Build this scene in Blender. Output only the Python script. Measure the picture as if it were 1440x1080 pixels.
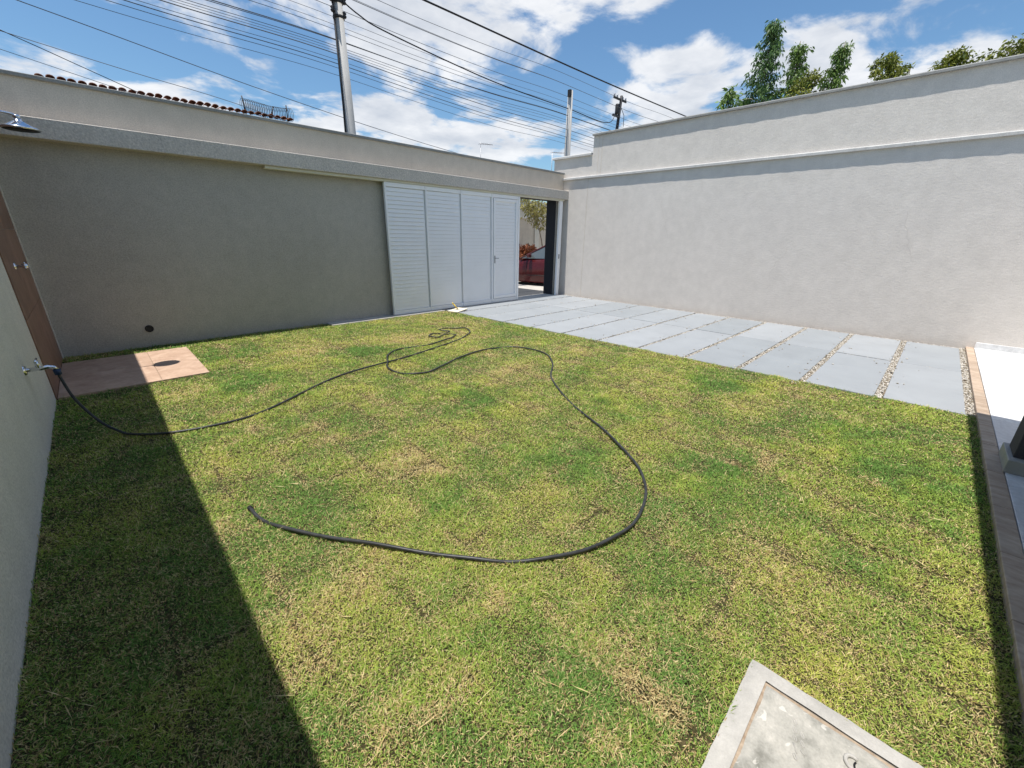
import bpy, bmesh, math, random
import numpy as np
from mathutils import Matrix, Vector

for _o in list(bpy.data.objects):
    bpy.data.objects.remove(_o, do_unlink=True)
S = bpy.context.scene
C = S.collection
random.seed(7)
rng = np.random.default_rng(11)
R_ = math.radians

# ------------------------------------------------------------------ camera
cd = bpy.data.cameras.new('camera')
cam = bpy.data.objects.new('camera', cd)
C.objects.link(cam)
cd.sensor_fit = 'HORIZONTAL'
cd.sensor_width = 36.0
cd.lens = 36.0 * 575.4 / 1440.0
cd.clip_start = 0.02
cd.clip_end = 3000.0
_r = Vector((0.710166, -0.703863, 0.015512))
_u = Vector((0.228132, 0.250908, 0.940745))
_f = Vector((0.666048, 0.664546, -0.338760))
M4 = Matrix((( _r.x, _u.x, -_f.x, 0.0), (_r.y, _u.y, -_f.y, 0.0), (_r.z, _u.z, -_f.z, 1.6), (0, 0, 0, 1)))
cam.matrix_world = M4
S.camera = cam

# ------------------------------------------------------------------ light
SUN_DIR = Vector((-1.0, 0.09, 4.3)).normalized()          # towards the sun
SUN_EL = math.asin(SUN_DIR.z)
SUN_AZ = math.atan2(SUN_DIR.x, SUN_DIR.y)
sd = bpy.data.lights.new('sun', 'SUN')
sd.energy = 5.0
sd.angle = R_(0.53)
sd.color = (1.0, 0.955, 0.89)
so = bpy.data.objects.new('sun', sd)
C.objects.link(so)
so.rotation_euler = SUN_DIR.to_track_quat('Z', 'Y').to_euler()
so.location = (-4, 2, 20)

W = bpy.data.worlds.new('World')
S.world = W
W.use_nodes = True
nt = W.node_tree
nt.nodes.clear()
def wn(t, **k):
    n = nt.nodes.new(t)
    for a, b in k.items():
        setattr(n, a, b)
    return n
def wm(op, a, b=None, c=None):
    n = wn('ShaderNodeMath', operation=op)
    for i, v in enumerate((a, b, c)):
        if v is None:
            continue
        if isinstance(v, (int, float)):
            n.inputs[i].default_value = v
        else:
            nt.links.new(v, n.inputs[i])
    return n.outputs[0]
sky = wn('ShaderNodeTexSky')
sky.sky_type = 'NISHITA'
sky.sun_disc = False
sky.sun_elevation = SUN_EL
sky.sun_rotation = SUN_AZ
sky.altitude = 300.0
sky.air_density = 1.25
sky.dust_density = 0.15
sky.ozone_density = 3.0
tc = wn('ShaderNodeTexCoord')
sep = wn('ShaderNodeSeparateXYZ')
nt.links.new(tc.outputs['Generated'], sep.inputs[0])
dz = wm('ADD', wm('MAXIMUM', sep.outputs['Z'], 0.0), 0.15)
uu = wm('DIVIDE', sep.outputs['X'], dz)
vv = wm('DIVIDE', sep.outputs['Y'], dz)
cmb = wn('ShaderNodeCombineXYZ')
nt.links.new(uu, cmb.inputs[0]); nt.links.new(vv, cmb.inputs[1])
def wnoise(scale, detail, rough, off, dist=0.0):
    mp = wn('ShaderNodeMapping')
    mp.inputs['Location'].default_value = off
    nt.links.new(cmb.outputs[0], mp.inputs[0])
    n = wn('ShaderNodeTexNoise')
    n.inputs['Scale'].default_value = scale
    n.inputs['Detail'].default_value = detail
    n.inputs['Roughness'].default_value = rough
    n.inputs['Distortion'].default_value = dist
    nt.links.new(mp.outputs[0], n.inputs['Vector'])
    return n.outputs['Fac']
cloud = wnoise(2.6, 12.0, 0.58, (3.1, 1.7, 0.0), 0.30)
# where the cumulus banks and the clear gaps stand (u, v, radius, weight)
BANKS = [(0.52, 1.95, 0.26, 0.14), (1.05, 1.62, 0.40, 0.20), (1.32, 1.25, 0.26, 0.17), (0.42, 2.95, 0.42, 0.13),
         (1.05, 2.50, 0.40, 0.14), (1.60, 2.25, 0.38, 0.14), (2.2, 2.05, 0.42, 0.16), (1.90, 0.98, 0.26, 0.15),
         (2.20, 0.90, 0.34, 0.15), (2.10, 0.42, 0.28, 0.10), (2.5, 0.20, 0.42, 0.11), (0.02, 2.75, 0.32, 0.10), (2.4, 1.35, 0.3, .12),
         (0.25, 2.28, 0.24, -0.20), (0.78, 2.02, 0.22, -0.16), (1.72, 1.28, 0.17, -0.20), (1.62, 0.72, 0.22, -0.16), (1.60, 1.60, .16, -.10),
         (2.2, 0.02, 0.14, -0.12), (0.75, 2.45, 0.25, -0.10), (2.65, 0.0, 0.2, -0.08), (1.35, 1.95, 0.14, -0.10)]
acc = wm('ADD', cloud, 0.0)
for (bu, bv, br, bw) in BANKS:
    du = wm('SUBTRACT', uu, bu); dv = wm('SUBTRACT', vv, bv)
    d2 = wm('ADD', wm('MULTIPLY', du, du), wm('MULTIPLY', dv, dv))
    g = wm('EXPONENT', wm('MULTIPLY', d2, -1.0 / (br * br)))
    acc = wm('ADD', acc, wm('MULTIPLY', g, bw * (.82 if bw > 0 else 1.0)))
ss = wn('ShaderNodeMapRange', interpolation_type='SMOOTHSTEP')
nt.links.new(acc, ss.inputs['Value'])
ss.inputs['From Min'].default_value = 0.50
ss.inputs['From Max'].default_value = 0.65
mask = wm('MULTIPLY', ss.outputs[0], 0.93)
shade = wnoise(2.6, 8.0, 0.6, (7.7, 2.2, 0.0))
cr = wn('ShaderNodeValToRGB')
cr.color_ramp.elements[0].position = 0.32
cr.color_ramp.elements[0].color = (0.60, 0.64, 0.71, 1)
cr.color_ramp.elements[1].position = 0.62
cr.color_ramp.elements[1].color = (0.92, 0.93, 0.95, 1)
nt.links.new(shade, cr.inputs[0])
b1 = wn('ShaderNodeBackground'); b1.inputs[1].default_value = 0.098
tint = wn('ShaderNodeMix', data_type='RGBA', blend_type='MULTIPLY')
tint.inputs['Factor'].default_value = 1.0
nt.links.new(sky.outputs[0], tint.inputs['A'])
tint.inputs['B'].default_value = (0.78, 0.97, 1.08, 1)
nt.links.new(tint.outputs['Result'], b1.inputs[0])
b2 = wn('ShaderNodeBackground'); b2.inputs[1].default_value = 0.86
nt.links.new(cr.outputs[0], b2.inputs[0])
mx = wn('ShaderNodeMixShader')
nt.links.new(mask, mx.inputs[0]); nt.links.new(b1.outputs[0], mx.inputs[1]); nt.links.new(b2.outputs[0], mx.inputs[2])
wo = wn('ShaderNodeOutputWorld')
nt.links.new(mx.outputs[0], wo.inputs[0])

S.view_settings.view_transform = 'Standard'
S.view_settings.look = 'None'
S.view_settings.gamma = 1.0
S.view_settings.use_curve_mapping = False
S.view_settings.exposure = 0.3
S.cycles.max_bounces = 7
S.cycles.diffuse_bounces = 4
S.cycles.glossy_bounces = 3
S.cycles.caustics_reflective = False
S.cycles.caustics_refractive = False

# ------------------------------------------------------------------ helpers
class NT:
    """small wrapper to write node trees"""
    def __init__(self, name):
        self.m = bpy.data.materials.new(name)
        self.m.use_nodes = True
        self.t = self.m.node_tree
        self.t.nodes.clear()
        self.out = self.n('ShaderNodeOutputMaterial')
        self.b = self.n('ShaderNodeBsdfPrincipled')
        self.t.links.new(self.b.outputs[0], self.out.inputs[0])
        self.b.inputs['Specular IOR Level'].default_value = 0.3
    def n(self, t, **k):
        x = self.t.nodes.new(t)
        for a, b in k.items():
            setattr(x, a, b)
        return x
    def l(self, a, b):
        self.t.links.new(a, b)
    def coord(self, kind='Object', scale=(1, 1, 1), rot=(0, 0, 0)):
        if kind == 'World':
            src = self.n('ShaderNodeNewGeometry').outputs['Position']
        else:
            src = self.n('ShaderNodeTexCoord').outputs[kind]
        mp = self.n('ShaderNodeMapping')
        mp.inputs['Scale'].default_value = scale
        mp.inputs['Rotation'].default_value = rot
        self.l(src, mp.inputs[0])
        return mp.outputs[0]
    def noise(self, vec, scale, detail=4, rough=0.55, dist=0.0):
        x = self.n('ShaderNodeTexNoise')
        x.inputs['Scale'].default_value = scale
        x.inputs['Detail'].default_value = detail
        x.inputs['Roughness'].default_value = rough
        x.inputs['Distortion'].default_value = dist
        self.l(vec, x.inputs['Vector'])
        return x.outputs['Fac']
    def ramp(self, fac, stops):
        x = self.n('ShaderNodeValToRGB')
        e = x.color_ramp.elements
        while len(e) < len(stops):
            e.new(0.5)
        for i, (p, c) in enumerate(stops):
            e[i].position = p
            e[i].color = (c[0], c[1], c[2], 1) if not isinstance(c, (int, float)) else (c, c, c, 1)
        self.l(fac, x.inputs[0])
        return x.outputs[0]
    def mix(self, fac, a, b, mode='MIX'):
        x = self.n('ShaderNodeMix', data_type='RGBA', blend_type=mode)
        for key, v in (('Factor', fac), ('A', a), ('B', b)):
            if isinstance(v, (int, float)):
                x.inputs[key].default_value = v if key == 'Factor' else (v, v, v, 1)
            elif isinstance(v, tuple):
                x.inputs[key].default_value = (v[0], v[1], v[2], 1)
            else:
                self.l(v, x.inputs[key])
        return x.outputs['Result']
    def math(self, op, a, b=0.0):
        x = self.n('ShaderNodeMath', operation=op)
        for i, v in enumerate((a, b)):
            if isinstance(v, (int, float)):
                x.inputs[i].default_value = v
            else:
                self.l(v, x.inputs[i])
        return x.outputs[0]
    def bump(self, h, strength=0.5, dist=0.01, prev=None):
        x = self.n('ShaderNodeBump')
        x.inputs['Strength'].default_value = strength
        x.inputs['Distance'].default_value = dist
        self.l(h, x.inputs['Height'])
        if prev is not None:
            self.l(prev, x.inputs['Normal'])
        return x.outputs[0]
    def done(self, col=None, rough=None, normal=None, metal=0.0):
        if col is not None:
            if isinstance(col, tuple):
                self.b.inputs['Base Color'].default_value = (col[0], col[1], col[2], 1)
            else:
                self.l(col, self.b.inputs['Base Color'])
        if rough is not None:
            if isinstance(rough, (int, float)):
                self.b.inputs['Roughness'].default_value = rough
            else:
                self.l(rough, self.b.inputs['Roughness'])
        if normal is not None:
            self.l(normal, self.b.inputs['Normal'])
        self.b.inputs['Metallic'].default_value = metal
        return self.m

def sc(c, k):
    return (c[0] * k, c[1] * k, c[2] * k)

def stucco(name, col, grain=110.0, lump=28.0, lscale=(1, 1, 1), depth=0.004, mott=0.07, dirt=None, gc=0.12):
    t = NT(name)
    v = t.coord('World')
    vs = t.coord('World', lscale)
    big = t.noise(v, 0.7, 5, 0.6)
    mid = t.noise(v, 6.0, 4, 0.6)
    c = t.mix(1.0, t.ramp(big, [(0.3, sc(col, 1 - mott)), (0.7, sc(col, 1 + mott))]), t.ramp(mid, [(0.3, 0.94), (0.7, 1.05)]), 'MULTIPLY')
    g = t.noise(v, grain, 3, 0.6)
    lu = t.noise(vs, lump, 4, 0.6, 0.3)
    c = t.mix(1.0, c, t.ramp(g, [(0.3, 1 - gc), (0.7, 1 + gc * .7)]), 'MULTIPLY')
    if dirt:
        st = t.noise(t.coord('World', (3, 3, 0.25)), 2.5, 5, 0.6)
        c = t.mix(t.math('MULTIPLY', t.ramp(st, [(0.52, 0.0), (0.75, 1.0)]), dirt), c, sc(col, 0.55))
    n = t.bump(g, 0.55, depth * 0.5)
    n = t.bump(lu, 0.8, depth, n)
    return t.done(c, 0.93, n)

def plain(name, col, rough=0.5, metal=0.0, var=0.08, scale=9.0, bump=0.0):
    t = NT(name)
    v = t.coord('World')
    a = t.noise(v, scale, 5, 0.6)
    c = t.ramp(a, [(0.25, sc(col, 1 - var)), (0.75, sc(col, 1 + var))])
    r = t.ramp(t.noise(v, scale * 2.3, 4, 0.6), [(0.3, max(rough - 0.08, 0.03)), (0.7, min(rough + 0.1, 1.0))])
    n = t.bump(t.noise(v, scale * 12, 3, 0.6), 0.4, bump) if bump else None
    return t.done(c, r, n, metal)

M = {}
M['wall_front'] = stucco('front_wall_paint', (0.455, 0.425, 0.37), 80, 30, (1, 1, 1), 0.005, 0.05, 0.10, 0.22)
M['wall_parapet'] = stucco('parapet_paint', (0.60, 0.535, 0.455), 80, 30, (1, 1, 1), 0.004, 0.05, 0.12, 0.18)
M['beam'] = stucco('rough_beam_render', (0.60, 0.545, 0.475), 42, 60, (1, 1, 1), 0.010, 0.06, 0.15, 0.24)
M['wall_right'] = stucco('right_wall_paint', (0.65, 0.605, 0.555), 85, 26, (1, 0.7, 1.2), 0.0035, 0.025, 0.04)
M['wall_left'] = stucco('left_wall_paint', (0.64, 0.61, 0.54), 80, 30, (1, 1, 1), 0.004, 0.05, 0.08, 0.2)
M['coping'] = stucco('coping_cement', (0.52, 0.51, 0.49), 60, 18, (1, 1, 1), 0.003, 0.10, 0.35)
M['coping_dark'] = stucco('grey_coping_cement', (0.27, 0.27, 0.26), 60, 18, (1, 1, 1), 0.003, 0.12, 0.35)
M['white_metal'] = plain('white_powder_coat', (0.88, 0.88, 0.875), 0.38, 0.0, 0.03, 3.0)
M['cream_metal'] = plain('cream_rail_paint', (0.66, 0.63, 0.50), 0.5, 0.0, 0.06, 5.0)
M['charcoal'] = stucco('charcoal_render', (0.028, 0.029, 0.033), 90, 30, (1, 1, 1), 0.003, 0.1)
M['column_paint'] = stucco('dark_column_paint', (0.060, 0.055, 0.062), 90, 30, (1, 1, 1), 0.002, 0.1)
M['chrome'] = plain('chrome', (0.75, 0.76, 0.78), 0.10, 1.0, 0.03, 20)
M['dark_rubber'] = plain('dark_rubber', (0.012, 0.012, 0.013), 0.6, 0.0, 0.2, 20)
M['blue_plastic'] = plain('blue_plastic', (0.02, 0.04, 0.09), 0.4)
M['black_cable'] = plain('black_cable', (0.015, 0.015, 0.017), 0.6)
M['thin_cable'] = plain('thin_cable', (0.10, 0.105, 0.115), 0.6)
M['grey_cable'] = plain('weathered_cable', (0.12, 0.125, 0.14), 0.6)
M['concrete_pole'] = stucco('pole_concrete', (0.46, 0.45, 0.43), 70, 12, (1, 1, 0.4), 0.003, 0.12, 0.3)
M['dark_steel'] = plain('dark_steel', (0.035, 0.035, 0.038), 0.55, 0.3, 0.2, 15)
M['steel'] = plain('galvanised_steel', (0.30, 0.31, 0.33), 0.4, 0.7, 0.15, 15)
M['yellow'] = plain('yellow_plastic', (0.75, 0.52, 0.06), 0.45)
M['cream_board'] = plain('cream_board', (0.72, 0.66, 0.52), 0.7, 0.0, 0.08, 14)
M['trim'] = plain('grey_trim', (0.34, 0.33, 0.30), 0.6)
M['bark'] = plain('bark', (0.20, 0.16, 0.12), 0.9, 0.0, 0.35, 18, 0.006)
M['pale_bark'] = plain('pale_bark', (0.42, 0.38, 0.33), 0.9, 0.0, 0.25, 18, 0.006)
M['car_paint'] = plain('dark_red_car_paint', (0.075, 0.008, 0.010), 0.3, 0.0, 0.05, 3)
M['car_paint'].node_tree.nodes['Principled BSDF'].inputs['Coat Weight'].default_value = 0.25
M['car_glass'] = plain('car_glass', (0.10, 0.12, 0.13), 0.05, 0.0, 0.02, 3)
M['car_glass'].node_tree.nodes['Principled BSDF'].inputs['Specular IOR Level'].default_value = 0.9
M['headlight_glass'] = plain('headlight_glass', (0.6, 0.62, 0.65), 0.08)
M['street_wall'] = stucco('street_wall_paint', (0.55, 0.49, 0.41), 60, 20, (1, 1, 1), 0.004, 0.08, 0.25)
M['street_house'] = stucco('street_house_paint', (0.60, 0.57, 0.50), 60, 20, (1, 1, 1), 0.004, 0.06, 0.2)
M['asphalt'] = plain('cobbled_road', (0.42, 0.36, 0.29), 0.9, 0.0, 0.22, 8, 0.01)
M['grey_ramp'] = plain('grey_ramp_concrete', (0.055, 0.058, 0.062), 0.8, 0.0, 0.15, 6, 0.004)
M['earth'] = plain('earth', (0.20, 0.16, 0.11), 0.95, 0.0, 0.25, 1.5, 0.02)
M['house_paint'] = stucco('house_paint', (0.62, 0.61, 0.58), 90, 25)

def concrete_mat(name, col, stain=0.5):
    t = NT(name)
    v = t.coord('World')
    a = t.noise(v, 3.0, 6, 0.62)
    b = t.noise(v, 22.0, 5, 0.6)
    f = t.noise(v, 160.0, 2, 0.6)
    c = t.ramp(a, [(0.28, sc(col, 0.80)), (0.5, col), (0.72, sc(col, 1.14))])
    c = t.mix(1.0, c, t.ramp(b, [(0.3, 0.88), (0.7, 1.07)]), 'MULTIPLY')
    c = t.mix(1.0, c, t.ramp(f, [(0.3, 0.93), (0.7, 1.04)]), 'MULTIPLY')
    sp = t.ramp(t.noise(v, 7.0, 6, 0.7), [(0.60, 0.0), (0.68, 1.0)])
    c = t.mix(t.math('MULTIPLY', sp, stain), c, sc(col, 1.45))
    n = t.bump(f, 0.4, 0.0015)
    n = t.bump(b, 0.4, 0.003, n)
    return t.done(c, 0.88, n)
def lid_mat():
    t = NT('lid_concrete'); v = t.coord('World')
    a = t.noise(v, 9.0, 6, 0.65); f = t.noise(v, 120.0, 3, 0.6)
    c = t.ramp(a, [(0.30, (0.20, 0.195, 0.17)), (0.45, (0.34, 0.33, 0.295)), (0.62, (0.45, 0.43, 0.385)), (0.72, (0.54, 0.51, 0.46))])
    c = t.mix(1.0, c, t.ramp(f, [(0.3, 0.88), (0.7, 1.06)]), 'MULTIPLY')
    w = t.ramp(t.noise(v, 16.0, 3, 0.5, 0.8), [(0.66, 0.0), (0.69, 1.0)])
    c = t.mix(t.math('MULTIPLY', w, .42), c, (0.74, 0.71, 0.65))
    return t.done(c, 0.85, t.bump(f, 0.5, 0.002))
M['lid_concrete'] = lid_mat()
M['rim_concrete'] = concrete_mat('rim_concrete', (0.42, 0.405, 0.375), 0.2)
M['threshold'] = concrete_mat('threshold_concrete', (0.50, 0.47, 0.42), 0.3)
t = NT('rusty_joint_mortar'); v = t.coord('World')
M['joint'] = t.done(t.ramp(t.noise(v, 30, 4, .6), [(0.3, (0.25, 0.185, 0.13)), (0.7, (0.42, 0.34, 0.26))]), 0.95, t.bump(t.noise(v, 90, 3, .6), .6, .004))

def slab_mat():
    t = NT('grey_paving_slab')
    v = t.coord('World')
    oi = t.n('ShaderNodeObjectInfo').outputs['Random']
    base = t.ramp(oi, [(0.0, (0.255, 0.274, 0.288)), (0.5, (0.285, 0.303, 0.318)), (1.0, (0.315, 0.330, 0.343))])
    a = t.noise(v, 2.2, 6, 0.62)
    f = t.noise(v, 120.0, 3, 0.6)
    c = t.mix(1.0, base, t.ramp(a, [(0.3, 0.90), (0.7, 1.08)]), 'MULTIPLY')
    c = t.mix(1.0, c, t.ramp(f, [(0.3, 0.95), (0.7, 1.03)]), 'MULTIPLY')
    d = t.ramp(t.noise(v, 9.0, 5, 0.7), [(0.62, 0.0), (0.75, 1.0)])
    c = t.mix(t.math('MULTIPLY', d, 0.30), c, (0.40, 0.35, 0.27))
    e = t.ramp(t.noise(v, 1.1, 6, 0.7), [(0.45, 0.0), (0.70, 1.0)])
    c = t.mix(t.math('MULTIPLY', e, 0.25), c, (0.20, 0.21, 0.22))
    return t.done(c, 0.82, t.bump(f, 0.4, 0.001))
M['slab'] = slab_mat()

def stone_tile(name, a, b, rough=0.55, vein=(2, 9, 9)):
    t = NT(name)
    v = t.coord('World', vein)
    oi = t.n('ShaderNodeObjectInfo').outputs['Random']
    n1 = t.noise(v, 1.6, 7, 0.65, 0.6)
    n2 = t.noise(t.coord('World'), 26, 4, 0.6)
    c = t.ramp(n1, [(0.30, a), (0.70, b)])
    c = t.mix(1.0, c, t.ramp(n2, [(0.3, 0.9), (0.7, 1.08)]), 'MULTIPLY')
    c = t.mix(1.0, c, t.ramp(oi, [(0, 0.90), (1, 1.08)]), 'MULTIPLY')
    return t.done(c, rough, t.bump(n2, 0.2, 0.001))
M['pad_tile'] = stone_tile('terracotta_pad_tile', (0.36, 0.235, 0.165), (0.53, 0.385, 0.285), 0.6, (3, 3, 3))
M['shower_tile'] = stone_tile('brown_shower_tile', (0.17, 0.09, 0.058), (0.31, 0.18, 0.125), 0.42, (3, 3, 3))
M['kerb_stone'] = stone_tile('beige_kerb_stone', (0.33, 0.235, 0.165), (0.52, 0.42, 0.325), 0.6, (9, 2.2, 2))
M['porch_tile'] = stone_tile('white_porch_tile', (0.60, 0.60, 0.60), (0.78, 0.78, 0.77), 0.3, (1.2, 6, 6))
M['roof_tile'] = stone_tile('clay_roof_tile', (0.10, 0.045, 0.030), (0.30, 0.15, 0.095), 0.9, (5, 5, 5))

def pebble_mat():
    t = NT('pale_gravel')
    at = t.n('ShaderNodeAttribute', attribute_name='tint').outputs['Fac']
    c = t.ramp(at, [(0.0, (0.22, 0.18, 0.13)), (0.35, (0.40, 0.36, 0.29)), (0.7, (0.54, 0.50, 0.44)), (1.0, (0.64, 0.61, 0.56))])
    return t.done(c, 0.85)
M['pebble'] = pebble_mat()
t = NT('gravel_bed_soil'); v = t.coord('World')
M['gravel_bed'] = t.done(t.ramp(t.noise(v, 40, 4, .7), [(0.3, (0.17, 0.125, 0.085)), (0.7, (0.36, 0.29, 0.21))]), 0.95, t.bump(t.noise(v, 70, 4, .7), .8, .01))

def grass_mat():
    t = NT('turf_blades')
    tint = t.n('ShaderNodeAttribute', attribute_name='tint').outputs['Fac']
    dry = t.n('ShaderNodeAttribute', attribute_name='dry').outputs['Fac']
    hue = t.n('ShaderNodeAttribute', attribute_name='hue').outputs['Fac']
    green = t.ramp(hue, [(0.0, (0.130, 0.290, 0.055)), (0.42, (0.300, 0.435, 0.072)), (1.0, (0.525, 0.560, 0.110))])
    green = t.mix(1.0, green, t.ramp(tint, [(0.0, 0.72), (1.0, 1.25)]), 'MULTIPLY')
    straw = t.ramp(tint, [(0.0, (0.44, 0.29, 0.14)), (0.5, (0.70, 0.535, 0.27)), (1.0, (0.82, 0.68, 0.39))])
    c = t.mix(dry, green, straw)
    t.done(c, 0.7)
    t.b.inputs['Specular IOR Level'].default_value = 0.08
    tr = t.n('ShaderNodeBsdfTranslucent')
    t.l(c, tr.inputs[0])
    ms = t.n('ShaderNodeMixShader')
    ms.inputs[0].default_value = 0.28
    t.l(t.b.outputs[0], ms.inputs[1]); t.l(tr.outputs[0], ms.inputs[2])
    t.l(ms.outputs[0], t.out.inputs[0])
    return t.m
M['grass'] = grass_mat()
t = NT('lawn_soil'); v = t.coord('World')
c_ = t.ramp(t.noise(v, 24, 6, .7), [(0.28, (0.025, 0.020, 0.010)), (0.5, (0.06, 0.055, 0.020)), (0.72, (0.15, 0.115, 0.055))])
M['lawn_soil'] = t.done(c_, 0.95, t.bump(t.noise(v, 60, 5, .7), .9, .02))

def leaf_mat(name, dark, light, trans=0.25):
    t = NT(name)
    a = t.n('ShaderNodeAttribute', attribute_name='tint').outputs['Fac']
    c = t.ramp(a, [(0.0, dark), (1.0, light)])
    t.done(c, 0.45)
    tr = t.n('ShaderNodeBsdfTranslucent')
    t.l(c, tr.inputs[0])
    ms = t.n('ShaderNodeMixShader')
    ms.inputs[0].default_value = trans
    t.l(t.b.outputs[0], ms.inputs[1]); t.l(tr.outputs[0], ms.inputs[2])
    t.l(ms.outputs[0], t.out.inputs[0])
    return t.m
M['leaf_dark'] = leaf_mat('dark_green_leaves', (0.035, 0.085, 0.025), (0.16, 0.27, 0.085))
M['leaf_mid'] = leaf_mat('mid_green_leaves', (0.055, 0.115, 0.025), (0.22, 0.33, 0.085))
M['leaf_gold'] = leaf_mat('golden_green_leaves', (0.055, 0.085, 0.012), (0.30, 0.32, 0.050))
M['leaf_dry'] = leaf_mat('yellowing_leaves', (0.16, 0.15, 0.04), (0.42, 0.38, 0.13))
M['leaf_red'] = leaf_mat('red_leaves', (0.16, 0.05, 0.025), (0.40, 0.15, 0.07))

# ---- mesh building
class MB:
    def __init__(self):
        self.v = []; self.f = []; self.s = []
    def add(self, vs, fs, smooth=False):
        o = len(self.v)
        self.v += [tuple(x) for x in vs]
        self.f += [tuple(i + o for i in q) for q in fs]
        self.s += [smooth] * len(fs)
        return self
    def box(self, x0, x1, y0, y1, z0, z1, c=0.0):
        if c <= 0:
            vs = [(x, y, z) for x in (x0, x1) for y in (y0, y1) for z in (z0, z1)]
            fs = [(0, 1, 3, 2), (4, 6, 7, 5), (0, 4, 5, 1), (2, 3, 7, 6), (0, 2, 6, 4), (1, 5, 7, 3)]
            return self.add(vs, fs)
        bm = bmesh.new()
        vs = [bm.verts.new((x, y, z)) for x in (x0, x1) for y in (y0, y1) for z in (z0, z1)]
        for q in [(0, 1, 3, 2), (4, 6, 7, 5), (0, 4, 5, 1), (2, 3, 7, 6), (0, 2, 6, 4), (1, 5, 7, 3)]:
            bm.faces.new([vs[i] for i in q])
        bmesh.ops.recalc_face_normals(bm, faces=bm.faces)
        bmesh.ops.bevel(bm, geom=list(bm.edges), offset=c, segments=1, affect='EDGES', profile=0.5)
        bm.verts.index_update()
        self.add([tuple(x.co) for x in bm.verts], [tuple(x.index for x in f.verts) for f in bm.faces])
        bm.free()
        return self
    def tube(self, pts, rad, seg=8, caps=True):
        pts = [Vector(p) for p in pts]
        n = len(pts)
        rr = rad if isinstance(rad, (list, tuple)) else [rad] * n
        vs = []; fs = []
        ref = None
        for i, p in enumerate(pts):
            d = (pts[min(i + 1, n - 1)] - pts[max(i - 1, 0)])
            if d.length < 1e-9:
                d = Vector((0, 0, 1))
            d.normalize()
            if ref is None:
                ref = d.orthogonal().normalized()
            ref = ref - d * ref.dot(d)
            if ref.length < 1e-6:
                ref = d.orthogonal()
            ref.normalize()
            b = d.cross(ref)
            for k in range(seg):
                a = 2 * math.pi * k / seg
                vs.append(p + (ref * math.cos(a) + b * math.sin(a)) * rr[i])
        for i in range(n - 1):
            for k in range(seg):
                k2 = (k + 1) % seg
                fs.append((i * seg + k, i * seg + k2, (i + 1) * seg + k2, (i + 1) * seg + k))
        if caps:
            fs.append(tuple(range(seg))[::-1]); fs.append(tuple((n - 1) * seg + k for k in range(seg)))
        return self.add(vs, fs, True)
    def lathe(self, prof, seg=24, origin=(0, 0, 0), mat=None):
        """profile of (radius, height) about z; mat: 3x3 to turn the axis"""
        o = Vector(origin); vs = []; fs = []
        for (r, z) in prof:
            for k in range(seg):
                a = 2 * math.pi * k / seg
                p = Vector((r * math.cos(a), r * math.sin(a), z))
                if mat is not None:
                    p = mat @ p
                vs.append(o + p)
        for i in range(len(prof) - 1):
            for k in range(seg):
                k2 = (k + 1) % seg
                fs.append((i * seg + k, i * seg + k2, (i + 1) * seg + k2, (i + 1) * seg + k))
        return self.add(vs, fs, True)
    def mesh(self, name):
        me = bpy.data.meshes.new(name)
        me.from_pydata(self.v, [], self.f)
        me.polygons.foreach_set('use_smooth', self.s)
        me.update()
        return me
    def build(self, name, mat, parent=None, loc=None, autosmooth=True):
        me = self.mesh(name)
        me.materials.append(mat)
        o = bpy.data.objects.new(name, me)
        C.objects.link(o)
        if parent is not None:
            o.parent = parent
        if loc is not None:
            o.location = loc
        return o

def share(name, me, parent=None, loc=(0, 0, 0), rz=0.0, rot=None, scale=None):
    o = bpy.data.objects.new(name, me)
    C.objects.link(o)
    if parent is not None:
        o.parent = parent
    o.location = loc
    o.rotation_euler = rot if rot is not None else (0, 0, rz)
    if scale is not None:
        o.scale = scale
    return o

def empty(name, label=None, cat=None, group=None, loc=(0, 0, 0)):
    o = bpy.data.objects.new(name, None)
    C.objects.link(o)
    o.location = loc
    o.empty_display_size = 0.1
    return tag(o, label, cat, group)

def tag(o, label=None, cat=None, group=None, kind=None):
    if label: o['label'] = label
    if cat: o['category'] = cat
    if group: o['group'] = group
    if kind: o['kind'] = kind
    return o

def np_mesh(name, V, F, mat, attrs=None, smooth=False):
    """fast mesh from arrays (all faces of equal size); attrs per face-corner-vertex as floats"""
    me = bpy.data.meshes.new(name)
    nf, k = F.shape
    me.vertices.add(len(V)); me.vertices.foreach_set('co', V.astype(np.float32).ravel())
    me.loops.add(nf * k); me.loops.foreach_set('vertex_index', F.astype(np.int32).ravel())
    me.polygons.add(nf); me.polygons.foreach_set('loop_start', np.arange(0, nf * k, k, dtype=np.int32))
    me.polygons.foreach_set('loop_total', np.full(nf, k, dtype=np.int32))
    if smooth:
        me.polygons.foreach_set('use_smooth', np.ones(nf, dtype=bool))
    for an, arr in (attrs or {}).items():
        a = me.attributes.new(an, 'FLOAT', 'POINT')
        a.data.foreach_set('value', arr.astype(np.float32))
    me.update(calc_edges=True)
    me.validate()
    me.materials.append(mat)
    return me

def link_mesh(name, me, parent=None):
    o = bpy.data.objects.new(name, me)
    C.objects.link(o)
    if parent is not None:
        o.parent = parent
    return o

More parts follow.
